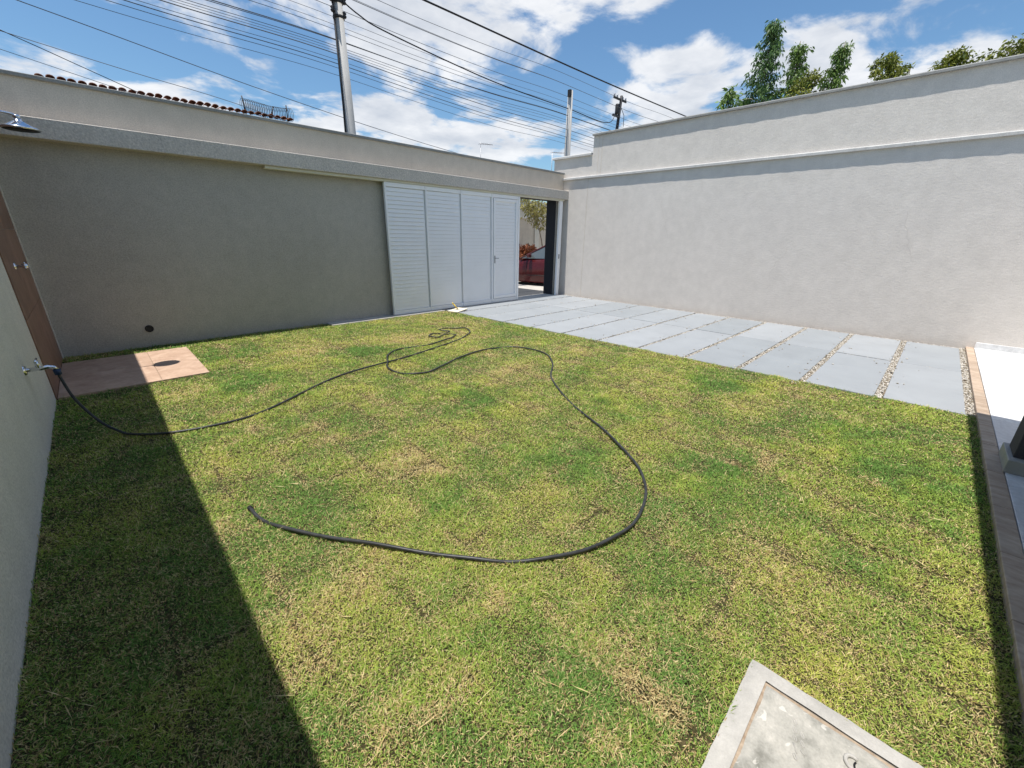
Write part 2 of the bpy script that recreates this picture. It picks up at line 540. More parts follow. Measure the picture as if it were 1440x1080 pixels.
def vnoise(x, y, scale, seed):
    """smooth value noise 0..1 in the ground plane"""
    g = np.random.default_rng(seed).random((64, 64))
    u = x * scale + 31.7; w = y * scale + 17.3
    i = np.floor(u).astype(int); j = np.floor(w).astype(int)
    fx = u - i; fy = w - j
    fx = fx * fx * (3 - 2 * fx); fy = fy * fy * (3 - 2 * fy)
    i0 = i % 64; i1 = (i + 1) % 64; j0 = j % 64; j1 = (j + 1) % 64
    return (g[i0, j0] * (1 - fx) + g[i1, j0] * fx) * (1 - fy) + (g[i0, j1] * (1 - fx) + g[i1, j1] * fx) * fy

# ------------------------------------------------------------------ measures of the yard (metres)
XL, XR, YF, YK = -0.54, 9.73, 7.84, -0.63
OPEN0, OPEN1 = 5.95, 9.46
def lawn_edge(y):
    return 5.86 - 0.045 * (y + 0.55)

# ------------------------------------------------------------------ setting
tag(MB().box(-400, 500, -400, 500, -1.2, -0.42).build('ground', M['earth']), kind='structure')
m = MB(); m.add([(XL, -0.66, 0), (5.95, -0.66, 0), (5.95, 7.84, 0), (XL, 7.84, 0)], [(0, 1, 2, 3)])
lawn = m.build('lawn', M['lawn_soil']); tag(lawn, kind='structure')
m = MB(); m.add([(5.4, -0.66, -0.004), (XR, -0.66, -0.004), (XR, 7.62, -0.004), (5.4, 7.62, -0.004)], [(0, 1, 2, 3)])
drive = m.build('driveway', M['gravel_bed']); tag(drive, kind='structure')
m = MB(); m.box(XL - 3, XR + 0.3, -9, -0.69, -0.4, 0.030)
porch = m.build('porch_floor', M['joint']); tag(porch, kind='structure')

# paving slabs
JY = [-0.545] + [0.12 + 0.71 * k for k in range(11)] + [7.70]
for k in range(len(JY) - 1):
    y0, y1 = JY[k], JY[k + 1]
    g = max(0.040 - 0.0035 * k, 0.014)
    a0 = y0 + (g if k else 0.0); a1 = y1 - g
    if k == len(JY) - 2:
        a1 = 7.60
    for (x0, x1) in ((lawn_edge((a0 + a1) / 2) - 0.03, 7.80), (7.825, 9.635)):
        j = random.uniform(-.006, .006)
        b = MB().box(-(x1 - x0) / 2, (x1 - x0) / 2, -(a1 - a0) / 2, (a1 - a0) / 2, -0.03, 0.0, 0.004)
        o = b.build('paving_slab', M['slab'], drive, ((x0 + x1) / 2 + j, (a0 + a1) / 2, 0.020 + random.uniform(-.003, .003)))
        o.rotation_euler = (R_(random.uniform(-.15, .15)), R_(random.uniform(-.1, .1)), R_(random.uniform(-.2, .2)))

# gravel between the slabs, along the right wall and along the kerb
def pebbles():
    rects = []
    for k in range(1, len(JY) - 1):
        g = max(0.040 - 0.0035 * k, 0.014)
        rects.append((lawn_edge(JY[k]) - 0.05, 9.64, JY[k] - g, JY[k] + g, 5200))
    rects.append((9.63, XR - 0.005, -0.62, 7.6, 4200))
    rects.append((5.80, XR - 0.01, YK + 0.012, -0.540, 5200))
    rects.append((7.80, 7.825, -0.5, 7.6, 2600))
    P = []
    for (x0, x1, y0, y1, den) in rects:
        n = int((x1 - x0) * (y1 - y0) * den)
        q = np.column_stack([rng.uniform(x0, x1, n), rng.uniform(y0, y1, n), rng.uniform(-0.004, 0.012, n)])
        P.append(q)
    q = []
    for k in range(1, len(JY) - 1):
        m_ = 40
        q.append(np.column_stack([rng.uniform(5.6, 9.6, m_), JY[k] + rng.normal(0, .09, m_), np.full(m_, .024)]))
    P.append(np.vstack(q))
    P = np.vstack(P); n = len(P)
    oc = np.array([(1, 0, 0), (0, 1, 0), (-1, 0, 0), (0, -1, 0), (0, 0, 1), (0, 0, -1)], float)
    b = bmesh.new(); bmesh.ops.create_icosphere(b, subdivisions=1, radius=1.0)
    b.verts.index_update()
    bv = np.array([v.co for v in b.verts]); bf = np.array([[v.index for v in f.verts] for f in b.faces]); b.free()
    s = rng.uniform(0.005, 0.0125, (n, 1)) * np.column_stack([rng.uniform(.7, 1.3, n), rng.uniform(.7, 1.3, n), rng.uniform(.5, .9, n)])
    ang = rng.uniform(0, 6.28, n); ca, sa = np.cos(ang), np.sin(ang)
    V = bv[None] * (1 + rng.uniform(-.22, .22, (n, len(bv), 1))) * s[:, None, :]
    x = V[..., 0] * ca[:, None] - V[..., 1] * sa[:, None]; y = V[..., 0] * sa[:, None] + V[..., 1] * ca[:, None]
    V = np.stack([x, y, V[..., 2]], -1) + P[:, None, :]
    F = bf[None] + (np.arange(n) * len(bv))[:, None, None]
    tint = np.repeat(rng.random(n), len(bv))
    me = np_mesh('gravel', V.reshape(-1, 3), F.reshape(-1, 3), M['pebble'], {'tint': tint})
    o = link_mesh('gravel', me)
    tag(o, 'pale gravel filling the joints between the grey paving slabs', 'gravel', kind='stuff')
pebbles()

# porch tiles
pt = MB().box(-0.398, 0.398, -0.398, 0.398, -0.02, 0.0, 0.002).mesh('porch_tile'); pt.materials.append(M['porch_tile'])
for i in range(13):
    for j in range(3):
        share('floor_tile', pt, porch, (9.73 - 0.405 - 0.8 * i, -0.703 - 0.4 - 0.8 * j, 0.050))
# kerb of beige stones along lawn and driveway
kerb = empty('stone_kerb', 'low beige stone kerb running between the lawn and the white porch', 'kerb', loc=(4.6, -0.67, 0))
kerb_m = MB().box(-0.298, 0.298, -0.044, 0.044, -0.12, 0.0, 0.003).mesh('kerb_stone'); kerb_m.materials.append(M['kerb_stone'])
for i in range(17):
    share('kerb_stone', kerb_m, kerb, (XR - 0.30 - 0.6 * i - 4.6, -0.657 + 0.67 + random.uniform(-.001, .001), 0.048 + random.uniform(-.001, .001)))

# ------------------------------------------------------------------ front wall with beam
fw = empty('front_wall', 'long grey rendered front wall with a rough beam below its parapet', 'wall', loc=(4.0, 7.9, 0))
def part(o, root):
    """parent without moving"""
    o.parent = root
    o.matrix_parent_inverse = Matrix.Translation(root.location).inverted()
    return o
T_ = 0.34
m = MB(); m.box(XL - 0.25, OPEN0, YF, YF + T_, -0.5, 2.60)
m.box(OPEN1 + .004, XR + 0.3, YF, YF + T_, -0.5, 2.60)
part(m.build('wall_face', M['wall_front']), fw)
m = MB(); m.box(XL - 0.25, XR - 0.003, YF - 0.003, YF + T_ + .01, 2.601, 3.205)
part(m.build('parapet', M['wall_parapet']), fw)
m = MB(); m.box(XL + 0.002, XR - 0.004, YF - 0.20, YF + 0.05, 2.575, 2.79, 0.006)
part(m.build('beam', M['beam']), fw)
m = MB(); m.box(XL - 0.25, XR - 0.005, YF - 0.035, YF + T_ + 0.045, 3.205, 3.248, 0.006)
part(m.build('coping', M['coping_dark']), fw)
m = MB(); m.box(OPEN1, OPEN1 + 0.006, YF + 0.002, YF + T_ + 0.002, -0.05, 2.600)
part(m.build('jamb_face', M['charcoal']), fw)
m = MB(); m.box(OPEN0 - .2, OPEN1 + 0.2, YF + 0.06, YF + T_ + 0.012, 2.545, 2.600)
part(m.build('lintel', M['charcoal']), fw)

# round recessed light in the front wall
wl = empty('wall_light', 'small round dark light fitting set low in the front wall', 'light fitting', loc=(0.40, YF, 0.265))
ax = Matrix.Rotation(R_(90), 3, 'X')
m = MB().lathe([(0.034, 0.0), (0.036, 0.014), (0.046, 0.014), (0.050, 0.008), (0.050, -0.002)], 24, (0, 0, 0), ax)
m.build('ring', M['dark_steel'], wl)
m = MB().lathe([(0.0, 0.004), (0.018, 0.005), (0.034, 0.003)], 20, (0, 0, 0), ax)
m.build('lens', M['dark_steel'], wl)

# ------------------------------------------------------------------ sliding gate
gate = empty('sliding_gate', 'white slatted aluminium sliding gate standing half open', 'gate', loc=(4.24, 7.72, 0.0))
GX = [4.24, 5.14, 6.05, 6.95, 7.89]
ZB, ZT = 0.03, 2.530
sl = MB().add([(0, -0.013, -0.0465), (1, -0.013, -0.0465), (1, 0.002, 0.046), (0, 0.002, 0.046), (0, 0.012, -0.047), (1, 0.012, -0.047), (1, 0.012, 0.046), (0, 0.012, 0.046)],
              [(0, 1, 2, 3), (5, 4, 7, 6), (0, 4, 5, 1), (3, 2, 6, 7), (0, 3, 7, 4), (1, 5, 6, 2)]).mesh('slat')
sl.materials.append(M['white_metal'])
for i in range(4):
    x0, x1 = GX[i] - 4.24, GX[i + 1] - 4.24
    m = MB(); s = 0.036
    m.box(x0 + .001, x0 + s, -0.028, 0.03, ZB, ZT, 0.004)
    if i < 3:
        m.box(x1 - s, x1 - .001, 0.022, 0.03, ZB, ZT - .08)
    else:
        m.box(x1 - 0.06, x1 - .001, -0.030, 0.03, ZB, ZT, 0.004)
    m.box(x0 + s, x1 - (s + .024 if i == 3 else .002), -0.024, 0.028, ZT - 0.075, ZT - .001, 0.004)
    m.box(x0 + s, x1 - (s + .024 if i == 3 else .002), -0.024, 0.028, ZB + .001, ZB + 0.085, 0.004)
    pn = m.build('gate_panel', M['white_metal'], gate)
    a0, a1, z0, z1 = x0 + s - .004, x1 - s + (.004 if i == 3 else 0), ZB + 0.09, ZT - 0.08
    if i == 3:
        pn['label'] = 'framed pedestrian door at the end of the gate'
        m = MB()
        d0, d1 = x0 + 0.055, x1 - 0.085
        m.box(d0, d0 + .055, -0.042, 0.02, ZB + .10, ZT - .09, 0.005); m.box(d1 - .055, d1, -0.042, 0.02, ZB + .10, ZT - .09, 0.005)
        m.box(d0 + .055, d1 - .055, -0.040, 0.02, ZT - .15, ZT - .09, 0.005); m.box(d0 + .055, d1 - .055, -0.040, 0.02, ZB + .10, ZB + .17, 0.005)
        m.build('door_frame', M['white_metal'], pn)
        m = MB().box(d0 + .012, d0 + .042, -0.05, -0.04, 0.98, 1.16, .003); m.tube([(d0 + .027, -.045, 1.1), (d0 + .027, -.085, 1.1), (d0 + .12, -.085, 1.1)], .008, 8)
        m.build('door_handle', M['steel'], pn)
        a0, a1, z0, z1 = d0 + .05, d1 - .05, ZB + .165, ZT - .145
    n = int(round((z1 - z0) / 0.075)); st = (z1 - z0) / n
    for k in range(n):
        share('slat', sl, pn, (a0, 0.0, z0 + st * (k + .5)), scale=(a1 - a0, 1, st / 0.096))
m = MB().box(2.25, 9.62, 7.685, 7.80, 2.532, 2.574, .003)
tag(m.build('gate_rail', M['cream_metal']), 'cream steel top rail of the gate under the rough beam', 'rail')
m = MB().box(2.9, 5.42, 7.56, YF - .002, -0.1, 0.028, .006); m.box(5.42, 9.62, 7.625, YF - .002, -0.1, 0.012, .004)
m.box(OPEN0 + .01, OPEN1 - .002, YF - .002, YF + T_, -0.1, 0.012)
tag(m.build('gate_threshold', M['threshold']), 'pale concrete strip on the ground under the sliding gate', 'threshold')
post = empty('gate_post', 'white aluminium catch post beside the right wall at the open gateway', 'post', loc=(9.52, 7.73, 0.012))
MB().box(-0.065, 0.06, -0.03, 0.03, 0, 2.52, .004).build('post_body', M['white_metal'], post)
MB().box(-0.03, 0.02, -0.036, -0.028, 1.02, 1.14, .002).build('lock_plate', M['steel'], post)

# ------------------------------------------------------------------ right boundary wall
rw = empty('boundary_wall', 'tall sunlit beige textured wall with two copings along the driveway', 'wall', loc=(XR, 3.5, 0))
part(MB().box(XR, XR + 0.30, -9.0, YF + 0.42, -0.5, 3.06).build('lower_wall', M['wall_right']), rw)
def rough_coping(x0, x1, y0, y1, z0, z1, step=0.12, amp=0.0025):
    n = max(2, int((y1 - y0) / step)); vs = []; fs = []
    for i in range(n + 1):
        y = y0 + (y1 - y0) * i / n
        e = random.uniform(-amp, amp); e2 = random.uniform(-amp, amp) * .6
        r = 0.014
        ring = [(x0 + e, z0 + e2), (x0 + e, z1 - r + e2 * .3), (x0 + r + e, z1 + e2 * .3), (x1, z1), (x1, z0)]
        vs += [(a, y, b) for a, b in ring]
    for i in range(n):
        for k in range(5):
            k2 = (k + 1) % 5
            fs.append((i * 5 + k, (i + 1) * 5 + k, (i + 1) * 5 + k2, i * 5 + k2))
    fs.append((4, 3, 2, 1, 0)); fs.append(tuple(n * 5 + k for k in range(5)))
    return MB().add(vs, fs)
part(rough_coping(XR - 0.055, XR + 0.30, -9.0, YF + 0.07, 3.06, 3.115).build('lower_coping', M['coping']), rw)
part(MB().box(XR + 0.05, XR + 0.28, -9.0, 6.97, 3.1, 4.02).build('upper_wall', M['wall_right']), rw)
part(rough_coping(XR - 0.012, XR + 0.30, -9.0, 6.985, 4.02, 4.065).build('upper_coping', M['coping_dark']), rw)
part(MB().box(XR + 0.055, XR + 0.27, 6.972, 8.24, 3.05, 3.60).build('step_wall', M['wall_right']), rw)
part(rough_coping(XR - 0.005, XR + 0.30, 6.99, 8.28, 3.60, 3.655).build('step_coping', M['coping']), rw)
t = NT('drip_stain'); v = t.coord('World')
t.done(t.ramp(t.noise(v, 8, 4, .6), [(0.3, (0.47, 0.43, 0.39)), (0.7, (0.56, 0.51, 0.46))]), .95)
M['crack'] = t.m
def crack(pts, w=.0016):
    m = MB()
    for (y0, z0), (y1, z1) in zip(pts[:-1], pts[1:]):
        m.add([(XR - .0012, y0 - w, z0), (XR - .0012, y0 + w, z0), (XR - .0012, y1 + w, z1), (XR - .0012, y1 - w, z1)], [(0, 1, 2, 3)])
    part(m.build('hairline_crack', M['crack']), rw)
for (y0, z0, sgn, n_) in ((4.9, 2.5, -1, 9), (2.2, 1.5, 1, 7), (0.6, 2.1, -1, 8)):
    P = [(y0, z0)]
    for k in range(n_):
        P.append((P[-1][0] + sgn * random.uniform(-.02, .07), P[-1][1] - random.uniform(.06, .14)))
    crack(P)
for yy, x_, z0, z1 in ((7.02, XR - .002, 0.03, 3.05), (6.80, XR + .048, 3.13, 3.98), (6.70, XR + .048, 3.13, 3.96)):
    part(MB().box(x_ - .001, x_ + .004, yy - .006, yy + .006, z0, z1).build('expansion_joint', M['wall_parapet']), rw)
# white skirting of the porch on this wall
m = MB().box(XR - 0.018, XR - 0.001, -3.0, -0.705, 0.05, 0.135, .002)
tag(m.build('skirting', M['porch_tile']), 'white tile skirting where the porch floor meets the beige wall', 'skirting')

# ------------------------------------------------------------------ left wall with tiled shower strip
lw = empty('side_wall', 'shaded pale grey side wall at the left edge with a brown tiled strip', 'wall', loc=(XL, 3.0, 0))
part(MB().box(XL - 0.2, XL, -9.0, YF - .002, -0.5, 3.0).build('wall_face', M['wall_left']), lw)
part(MB().box(XL - 0.23, XL + 0.003, -9.0, YF - .003, 3.0, 3.02, .003).build('coping', M['coping']), lw)
for (a, b) in ((5.80, 6.77), (6.775, 7.743)):
    for k in range(4):
        z0 = 0.02 + 0.787 * k; z1 = min(z0 + 0.782, 2.98)
        if z1 - z0 < .05: continue
        part(MB().box(XL - .002, XL + 0.010, a, b, z0, z1, .0015).build('wall_tile', M['shower_tile']), lw)
part(MB().box(XL - .002, XL + 0.018, 7.745, YF - .004, 0, 2.98).build('corner_trim', M['wall_left']), lw)

# shower pad of three tiles
pad = empty('shower_pad', 'terracotta tiled shower pad on the lawn in the left corner', 'shower pad', loc=(0.1, 6.55, 0))
part(MB().box(XL + .02, 0.715, 5.805, 7.36, -0.06, 0.024).build('bed', M['joint']), pad)
for (x0, x1, y0, y1) in ((XL + .014, 0.278, 5.80, 6.585), (XL + .014, 0.278, 6.59, 7.365), (0.283, 0.72, 5.80, 7.365)):
    part(MB().box(x0, x1, y0, y1, 0.0, 0.034, .002).build('floor_tile', M['pad_tile']), pad)

# shower head and valve, tap
sh = empty('rain_shower', 'round chrome rain shower head on an arm, top left corner', 'shower head', loc=(-0.175, 6.60, 2.50))
MB().lathe([(0.0, 0.0), (0.130, 0.0), (0.137, 0.006), (0.136, 0.014), (0.118, 0.024), (0.060, 0.058), (0.030, 0.074), (0.026, 0.10), (0.0, 0.10)], 40).build('head_disc', M['chrome'], sh)
MB().lathe([(0.0, -0.003), (0.122, -0.003), (0.126, 0.001)], 40).build('spray_face', M['dark_rubber'], sh)
MB().lathe([(0.0, .092), (.022, .094), (.03, .11), (.022, .126), (0, .13)], 20).build('ball_joint', M['chrome'], sh)
MB().tube([(-0.355, 0, 0.135), (-0.08, 0, 0.135), (-0.03, 0, 0.130), (-0.004, 0, 0.118)], 0.011, 12).build('arm', M['chrome'], sh)
MB().lathe([(0.0, .012), (.028, .010), (.032, 0.0)], 20, (-0.362, 0, 0.135), Matrix.Rotation(R_(90), 3, 'Y')).build('flange', M['chrome'], sh)

vl = empty('shower_valve', 'small chrome shower valve on the brown tile strip', 'valve', loc=(XL + 0.010, 6.42, 1.25))
axx = Matrix.Rotation(R_(90), 3, 'Y')
MB().lathe([(0.0, .012), (.030, .010), (.034, 0.0)], 20, (0, 0, 0), axx).build('flange', M['chrome'], vl)
MB().lathe([(0.013, .0), (.013, .045), (.022, .05), (.022, .085), (.014, .09), (0, .09)], 16, (0, 0, 0), axx).build('stem', M['chrome'], vl)
m = MB()
for a in range(2):
    d = Vector((0, math.cos(.5 + a * math.pi / 2), math.sin(.5 + a * math.pi / 2))) * 0.042
    m.tube([Vector((.07, 0, 0)) - d, Vector((.07, 0, 0)) + d], [.0065, .0065], 8)
m.build('handle', M['chrome'], vl)

tp = empty('garden_tap', 'chrome garden tap on the pale side wall holding the hose', 'tap', loc=(XL, 4.70, 0.585))
tp.scale = (1.25, 1.25, 1.25)
MB().lathe([(0.0, .010), (.026, .009), (.030, 0.0)], 20, (0, 0, 0), axx).build('flange', M['chrome'], tp)
MB().tube([(0, 0, 0), (.07, 0, 0), (.10, 0, .004), (.125, 0, -.004), (.132, 0, -.022)], [.012, .013, .012, .011, .012], 12).build('spout', M['chrome'], tp)
MB().tube([(.06, 0, .006), (.06, 0, .05)], [.012, .009], 12).build('stem', M['chrome'], tp)
MB().tube([(.06, -.05, .053), (.06, .05, .053)], .0065, 8).build('handle', M['chrome'], tp)
MB().tube([(.132, 0, -.018), (.133, -.004, -.055)], [.019, .017], 12).build('hose_connector', M['blue_plastic'], tp)

# ------------------------------------------------------------------ garden hose
HZ = 0.027
hp = [(-0.374, 4.695, 0.53), (-0.366, 4.685, 0.47), (-0.33, 4.63, 0.31), (-0.24, 4.55, 0.125), (-0.15, 4.43, 0.05)]
flat = [(-0.06, 4.31), (0.20, 4.13), (0.60, 4.07), (1.065, 4.25), (1.72, 4.63), (2.31, 4.75), (3.05, 4.91), (3.87, 5.16), (4.36, 5.41),
        (4.55, 5.68), (4.52, 5.85), (4.33, 6.02), (4.17, 6.01), (4.12, 5.90), (4.20, 5.76), (4.08, 5.72), (3.88, 5.80), (3.71, 5.66), (3.78, 5.52), (4.02, 5.62), (4.15, 5.52), (4.02, 5.40), (3.81, 5.29),
        (3.38, 5.22), (2.92, 5.28), (2.66, 5.10), (2.49, 4.80), (2.36, 4.55), (2.40, 4.25), (2.60, 4.10), (2.88, 4.15), (3.39, 4.36), (3.97, 4.42), (4.30, 4.25), (4.38, 3.75), (4.06, 3.30),
        (3.60, 2.93), (3.18, 2.34), (2.84, 1.69), (2.61, 1.32), (2.41, 1.09), (2.19, 0.96), (1.91, 0.89), (1.655, 0.917), (1.41, 1.018), (1.20, 1.177),
        (1.03, 1.37), (0.82, 1.655), (0.61, 1.968), (0.445, 2.248), (0.37, 2.44), (0.353, 2.567)]
hp += [(x, y, HZ) for x, y in flat]
def catmull(P, n=7):
    P = [Vector(p) for p in P]; out = []
    for i in range(len(P) - 1):
        p0 = P[max(i - 1, 0)]; p1 = P[i]; p2 = P[i + 1]; p3 = P[min(i + 2, len(P) - 1)]
        for k in range(n):
            t = k / n
            out.append(0.5 * ((2 * p1) + (p2 - p0) * t + (2 * p0 - 5 * p1 + 4 * p2 - p3) * t * t + (3 * p1 - p0 - 3 * p2 + p3) * t ** 3))
    out.append(P[-1])
    return out
hc = catmull(hp)
for i, p in enumerate(hc):
    if i > 45:
        p.z += 0.007 * math.sin(i * .21) + .004 * math.sin(i * .57)
hose_parent = empty('garden_hose', 'long black garden hose looping across the lawn from the tap', 'hose', loc=(-0.06, 4.31, 0))
def hose_mat():
    t = NT('black_hose'); v = t.coord('World')
    c = t.ramp(t.noise(v, 14, 4, .6), [(0.3, (0.020, 0.021, 0.022)), (0.7, (0.05, 0.052, 0.054))])
    return t.done(c, 0.38)
o = MB().tube(hc, 0.0100, 10).build('hose_pipe', hose_mat()); part(o, hose_parent)
e0 = hc[-1]; e1 = hc[-3]
dd = (e0 - e1).normalized()
o = MB().tube([e0 - dd * .012, e0 + dd * 0.016], .0145, 10).build('end_sleeve', M['dark_rubber']); part(o, hose_parent)

# ------------------------------------------------------------------ concrete inspection cover
cv = empty('inspection_cover', 'square concrete inspection cover with raised rim at the bottom edge', 'cover', loc=(1.265, -0.12, 0))
bx0, bx1, by0, by1, rr = 1.003, 1.525, -0.385, 0.135, 0.064
def rough_frame():
    m = MB()
    for (x0, x1, y0, y1) in ((bx0, bx1, by1 - rr, by1), (bx0, bx1, by0, by0 + rr), (bx0, bx0 + rr, by0 + rr, by1 - rr), (bx1 - rr, bx1, by0 + rr, by1 - rr)):
        nx = max(2, int((x1 - x0) / .03)); ny = max(2, int((y1 - y0) / .03))
        vs = []; fs = []
        for i in range(nx + 1):
            for j in range(ny + 1):
                x = x0 + (x1 - x0) * i / nx; y = y0 + (y1 - y0) * j / ny
                ex = min(x - bx0, bx1 - x, y - by0, by1 - y)
                jit = .0012 if ex < .001 else 0
                ix = min(max(x, bx0 + rr), bx1 - rr); iy = min(max(y, by0 + rr), by1 - rr)
                vs.append((x + math.sin(y * 71 + x * 13) * jit, y + math.sin(x * 63 + y * 17) * jit, 0.040 + .0015 * math.sin(x * 37 + y * 29) - (.006 if ex < .001 else 0)))
        for i in range(nx):
            for j in range(ny):
                a = i * (ny + 1) + j
                fs.append((a, a + ny + 1, a + ny + 2, a + 1))
        m.add(vs, fs, True)
        # skirts
    m.box(bx0 + .004, bx1 - .004, by1 - rr + .002, by1 - .004, -.08, .033); m.box(bx0 + .004, bx1 - .004, by0 + .004, by0 + rr - .002, -.08, .033)
    m.box(bx0 + .004, bx0 + rr - .002, by0 + rr - .002, by1 - rr + .002, -.08, .0325); m.box(bx1 - rr + .002, bx1 - .004, by0 + rr - .002, by1 - rr + .002, -.08, .0325)
    return m
part(rough_frame().build('rim', M['rim_concrete']), cv)
part(MB().box(bx0 + rr - .003, bx1 - rr + .003, by0 + rr - .003, by1 - rr + .003, -.05, 0.029).build('joint', M['joint']), cv)
lx0, lx1, ly0, ly1 = bx0 + rr + .007, bx1 - rr - .007, by0 + rr + .007, by1 - rr - .007
def lid():
    n = 26; vs = []; fs = []
    for i in range(n + 1):
        for j in range(n + 1):
            x = lx0 + (lx1 - lx0) * i / n; y = ly0 + (ly1 - ly0) * j / n
            z = 0.0345 + 0.0016 * math.sin(x * 31) * math.sin(y * 27 + 1) + random.uniform(-.0005, .0005)
            if i in (0, n) or j in (0, n): z -= .006
            vs.append((x, y, z))
    for i in range(n):
        for j in range(n):
            a = i * (n + 1) + j
            fs.append((a, a + n + 1, a + n + 2, a + 1))
    m = MB().add(vs, fs, True)
    m.box(lx0 + .001, lx1 - .001, ly0 + .001, ly1 - .001, -.05, .0275)
    return m
part(lid().build('lid', M['lid_concrete']), cv)
# lifting ring lying in its cast loop, and the strokes scratched into the lid
hx, hy = 1.375, -0.205
ring = [(hx + .022 * math.cos(a), hy + .022 * math.sin(a), .036 + .003 * math.sin(a)) for a in [R_(-20 + 22 * k) for k in range(11)]]
part(MB().tube(ring, .0062, 8).build('lifting_loop', M['rim_concrete']), cv)
slot = [(hx - .014 + .0035 * k, hy - .006 + .004 * math.sin(k * .4), .0345) for k in range(8)]
part(MB().tube(slot, .0028, 6).build('slot', M['dark_rubber']), cv)
m = MB()
def stroke(u, v_, pts):
    # u runs along the row of scratched figures, v_ across it
    m.tube([(1.40 - .55 * (u + a) * .9 - .3 * (v_ + b), -0.015 - .30 * (u + a) * .35 + .75 * (v_ + b) * -.6, .0352) for a, b in pts], .0016, 5)
ringp = [(.016 * math.cos(a), .013 * math.sin(a)) for a in [k * math.pi / 5 for k in range(11)]]
for u in (.0, .06, .12, .24): stroke(u, .06, ringp)
stroke(.185, .06, [(-.02, -.014), (.02, .014)])
for u in (.03, .09): stroke(u, .115, ringp)
stroke(.15, .115, [(0, -.014), (0, .014)])
part(m.build('scratched_figures', M['rim_concrete']), cv)
cv.location.z = -0.010

# ------------------------------------------------------------------ cream board with yellow handled scraper by the gate
bd = empty('floor_board', 'small cream board lying by the foot of the white gate', 'board', loc=(5.60, 7.33, 0.03))
m = MB().box(-.20, .20, -.13, .13, 0, .022, .004); o = m.build('board_top', M['cream_board'], bd); o.rotation_euler = (0, R_(-3), R_(18))
m = MB().box(-.19, .19, -.012, .012, -.026, .002, .002); o = m.build('batten', M['cream_board'], bd); o.rotation_euler = (0, R_(-3), R_(18))
tl = empty('yellow_scraper', 'yellow handled tool standing on the cream board by the gate', 'tool', loc=(5.62, 7.36, 0.052))
MB().tube([(0.0, 0, 0.004), (-.10, .03, .13)], [.011, .013], 10).build('handle', M['yellow'], tl)
MB().tube([(-.10, .03, .13), (-.118, .036, .153)], [.016, .012], 10).build('grip', M['yellow'], tl)
m = MB().box(-.05, .04, -.04, .03, -.0, .006, .001); m.build('blade', M['steel'], tl)

# ------------------------------------------------------------------ house behind the camera: porch roof and column
hs = empty('house', 'house porch with dark column on a grey plinth at the right edge', 'house', loc=(4.7, -0.95, 0.05))
part(MB().box(XL - 0.2, 5.12, -9.0, -0.487, 3.0, 3.22, .01).build('porch_roof', M['house_paint']), hs)
part(MB().box(XL - 0.2, 9.7, -9.0, -3.2, 0.05, 3.0).build('house_wall', M['house_paint']), hs)
part(MB().box(4.44, 4.70, -1.16, -0.718, 0.15, 3.0, .004).build('column', M['column_paint']), hs)
part(MB().box(4.36, 4.76, -1.20, -0.692, 0.05, 0.150, .004).build('plinth', M['trim']), hs)

# ------------------------------------------------------------------ street beyond the gate
m = MB(); m.add([(-40, YF + T_, 0.0), (10.02, YF + T_, 0.0), (10.03, 11.2, -0.02), (-40, 11.2, -0.02)], [(0, 1, 2, 3)])
tag(m.build('entrance_ramp', M['grey_ramp']), kind='structure')
m = MB().box(10.03, 70, 6.0, 11.2, -0.4, -0.018, .006)
tag(m.build('pavement', M['threshold']), kind='structure')
m = MB(); m.add([(-60, 11.15, -0.10), (90, 11.15, -0.10), (90, 13.05, -0.10), (-60, 13.05, -0.10)], [(0, 1, 2, 3)])
tag(m.build('road', M['asphalt']), kind='structure')
tag(MB().box(-60, 90, 13.0, 40, -0.4, -0.06).build('far_pavement', M['threshold']), kind='structure')

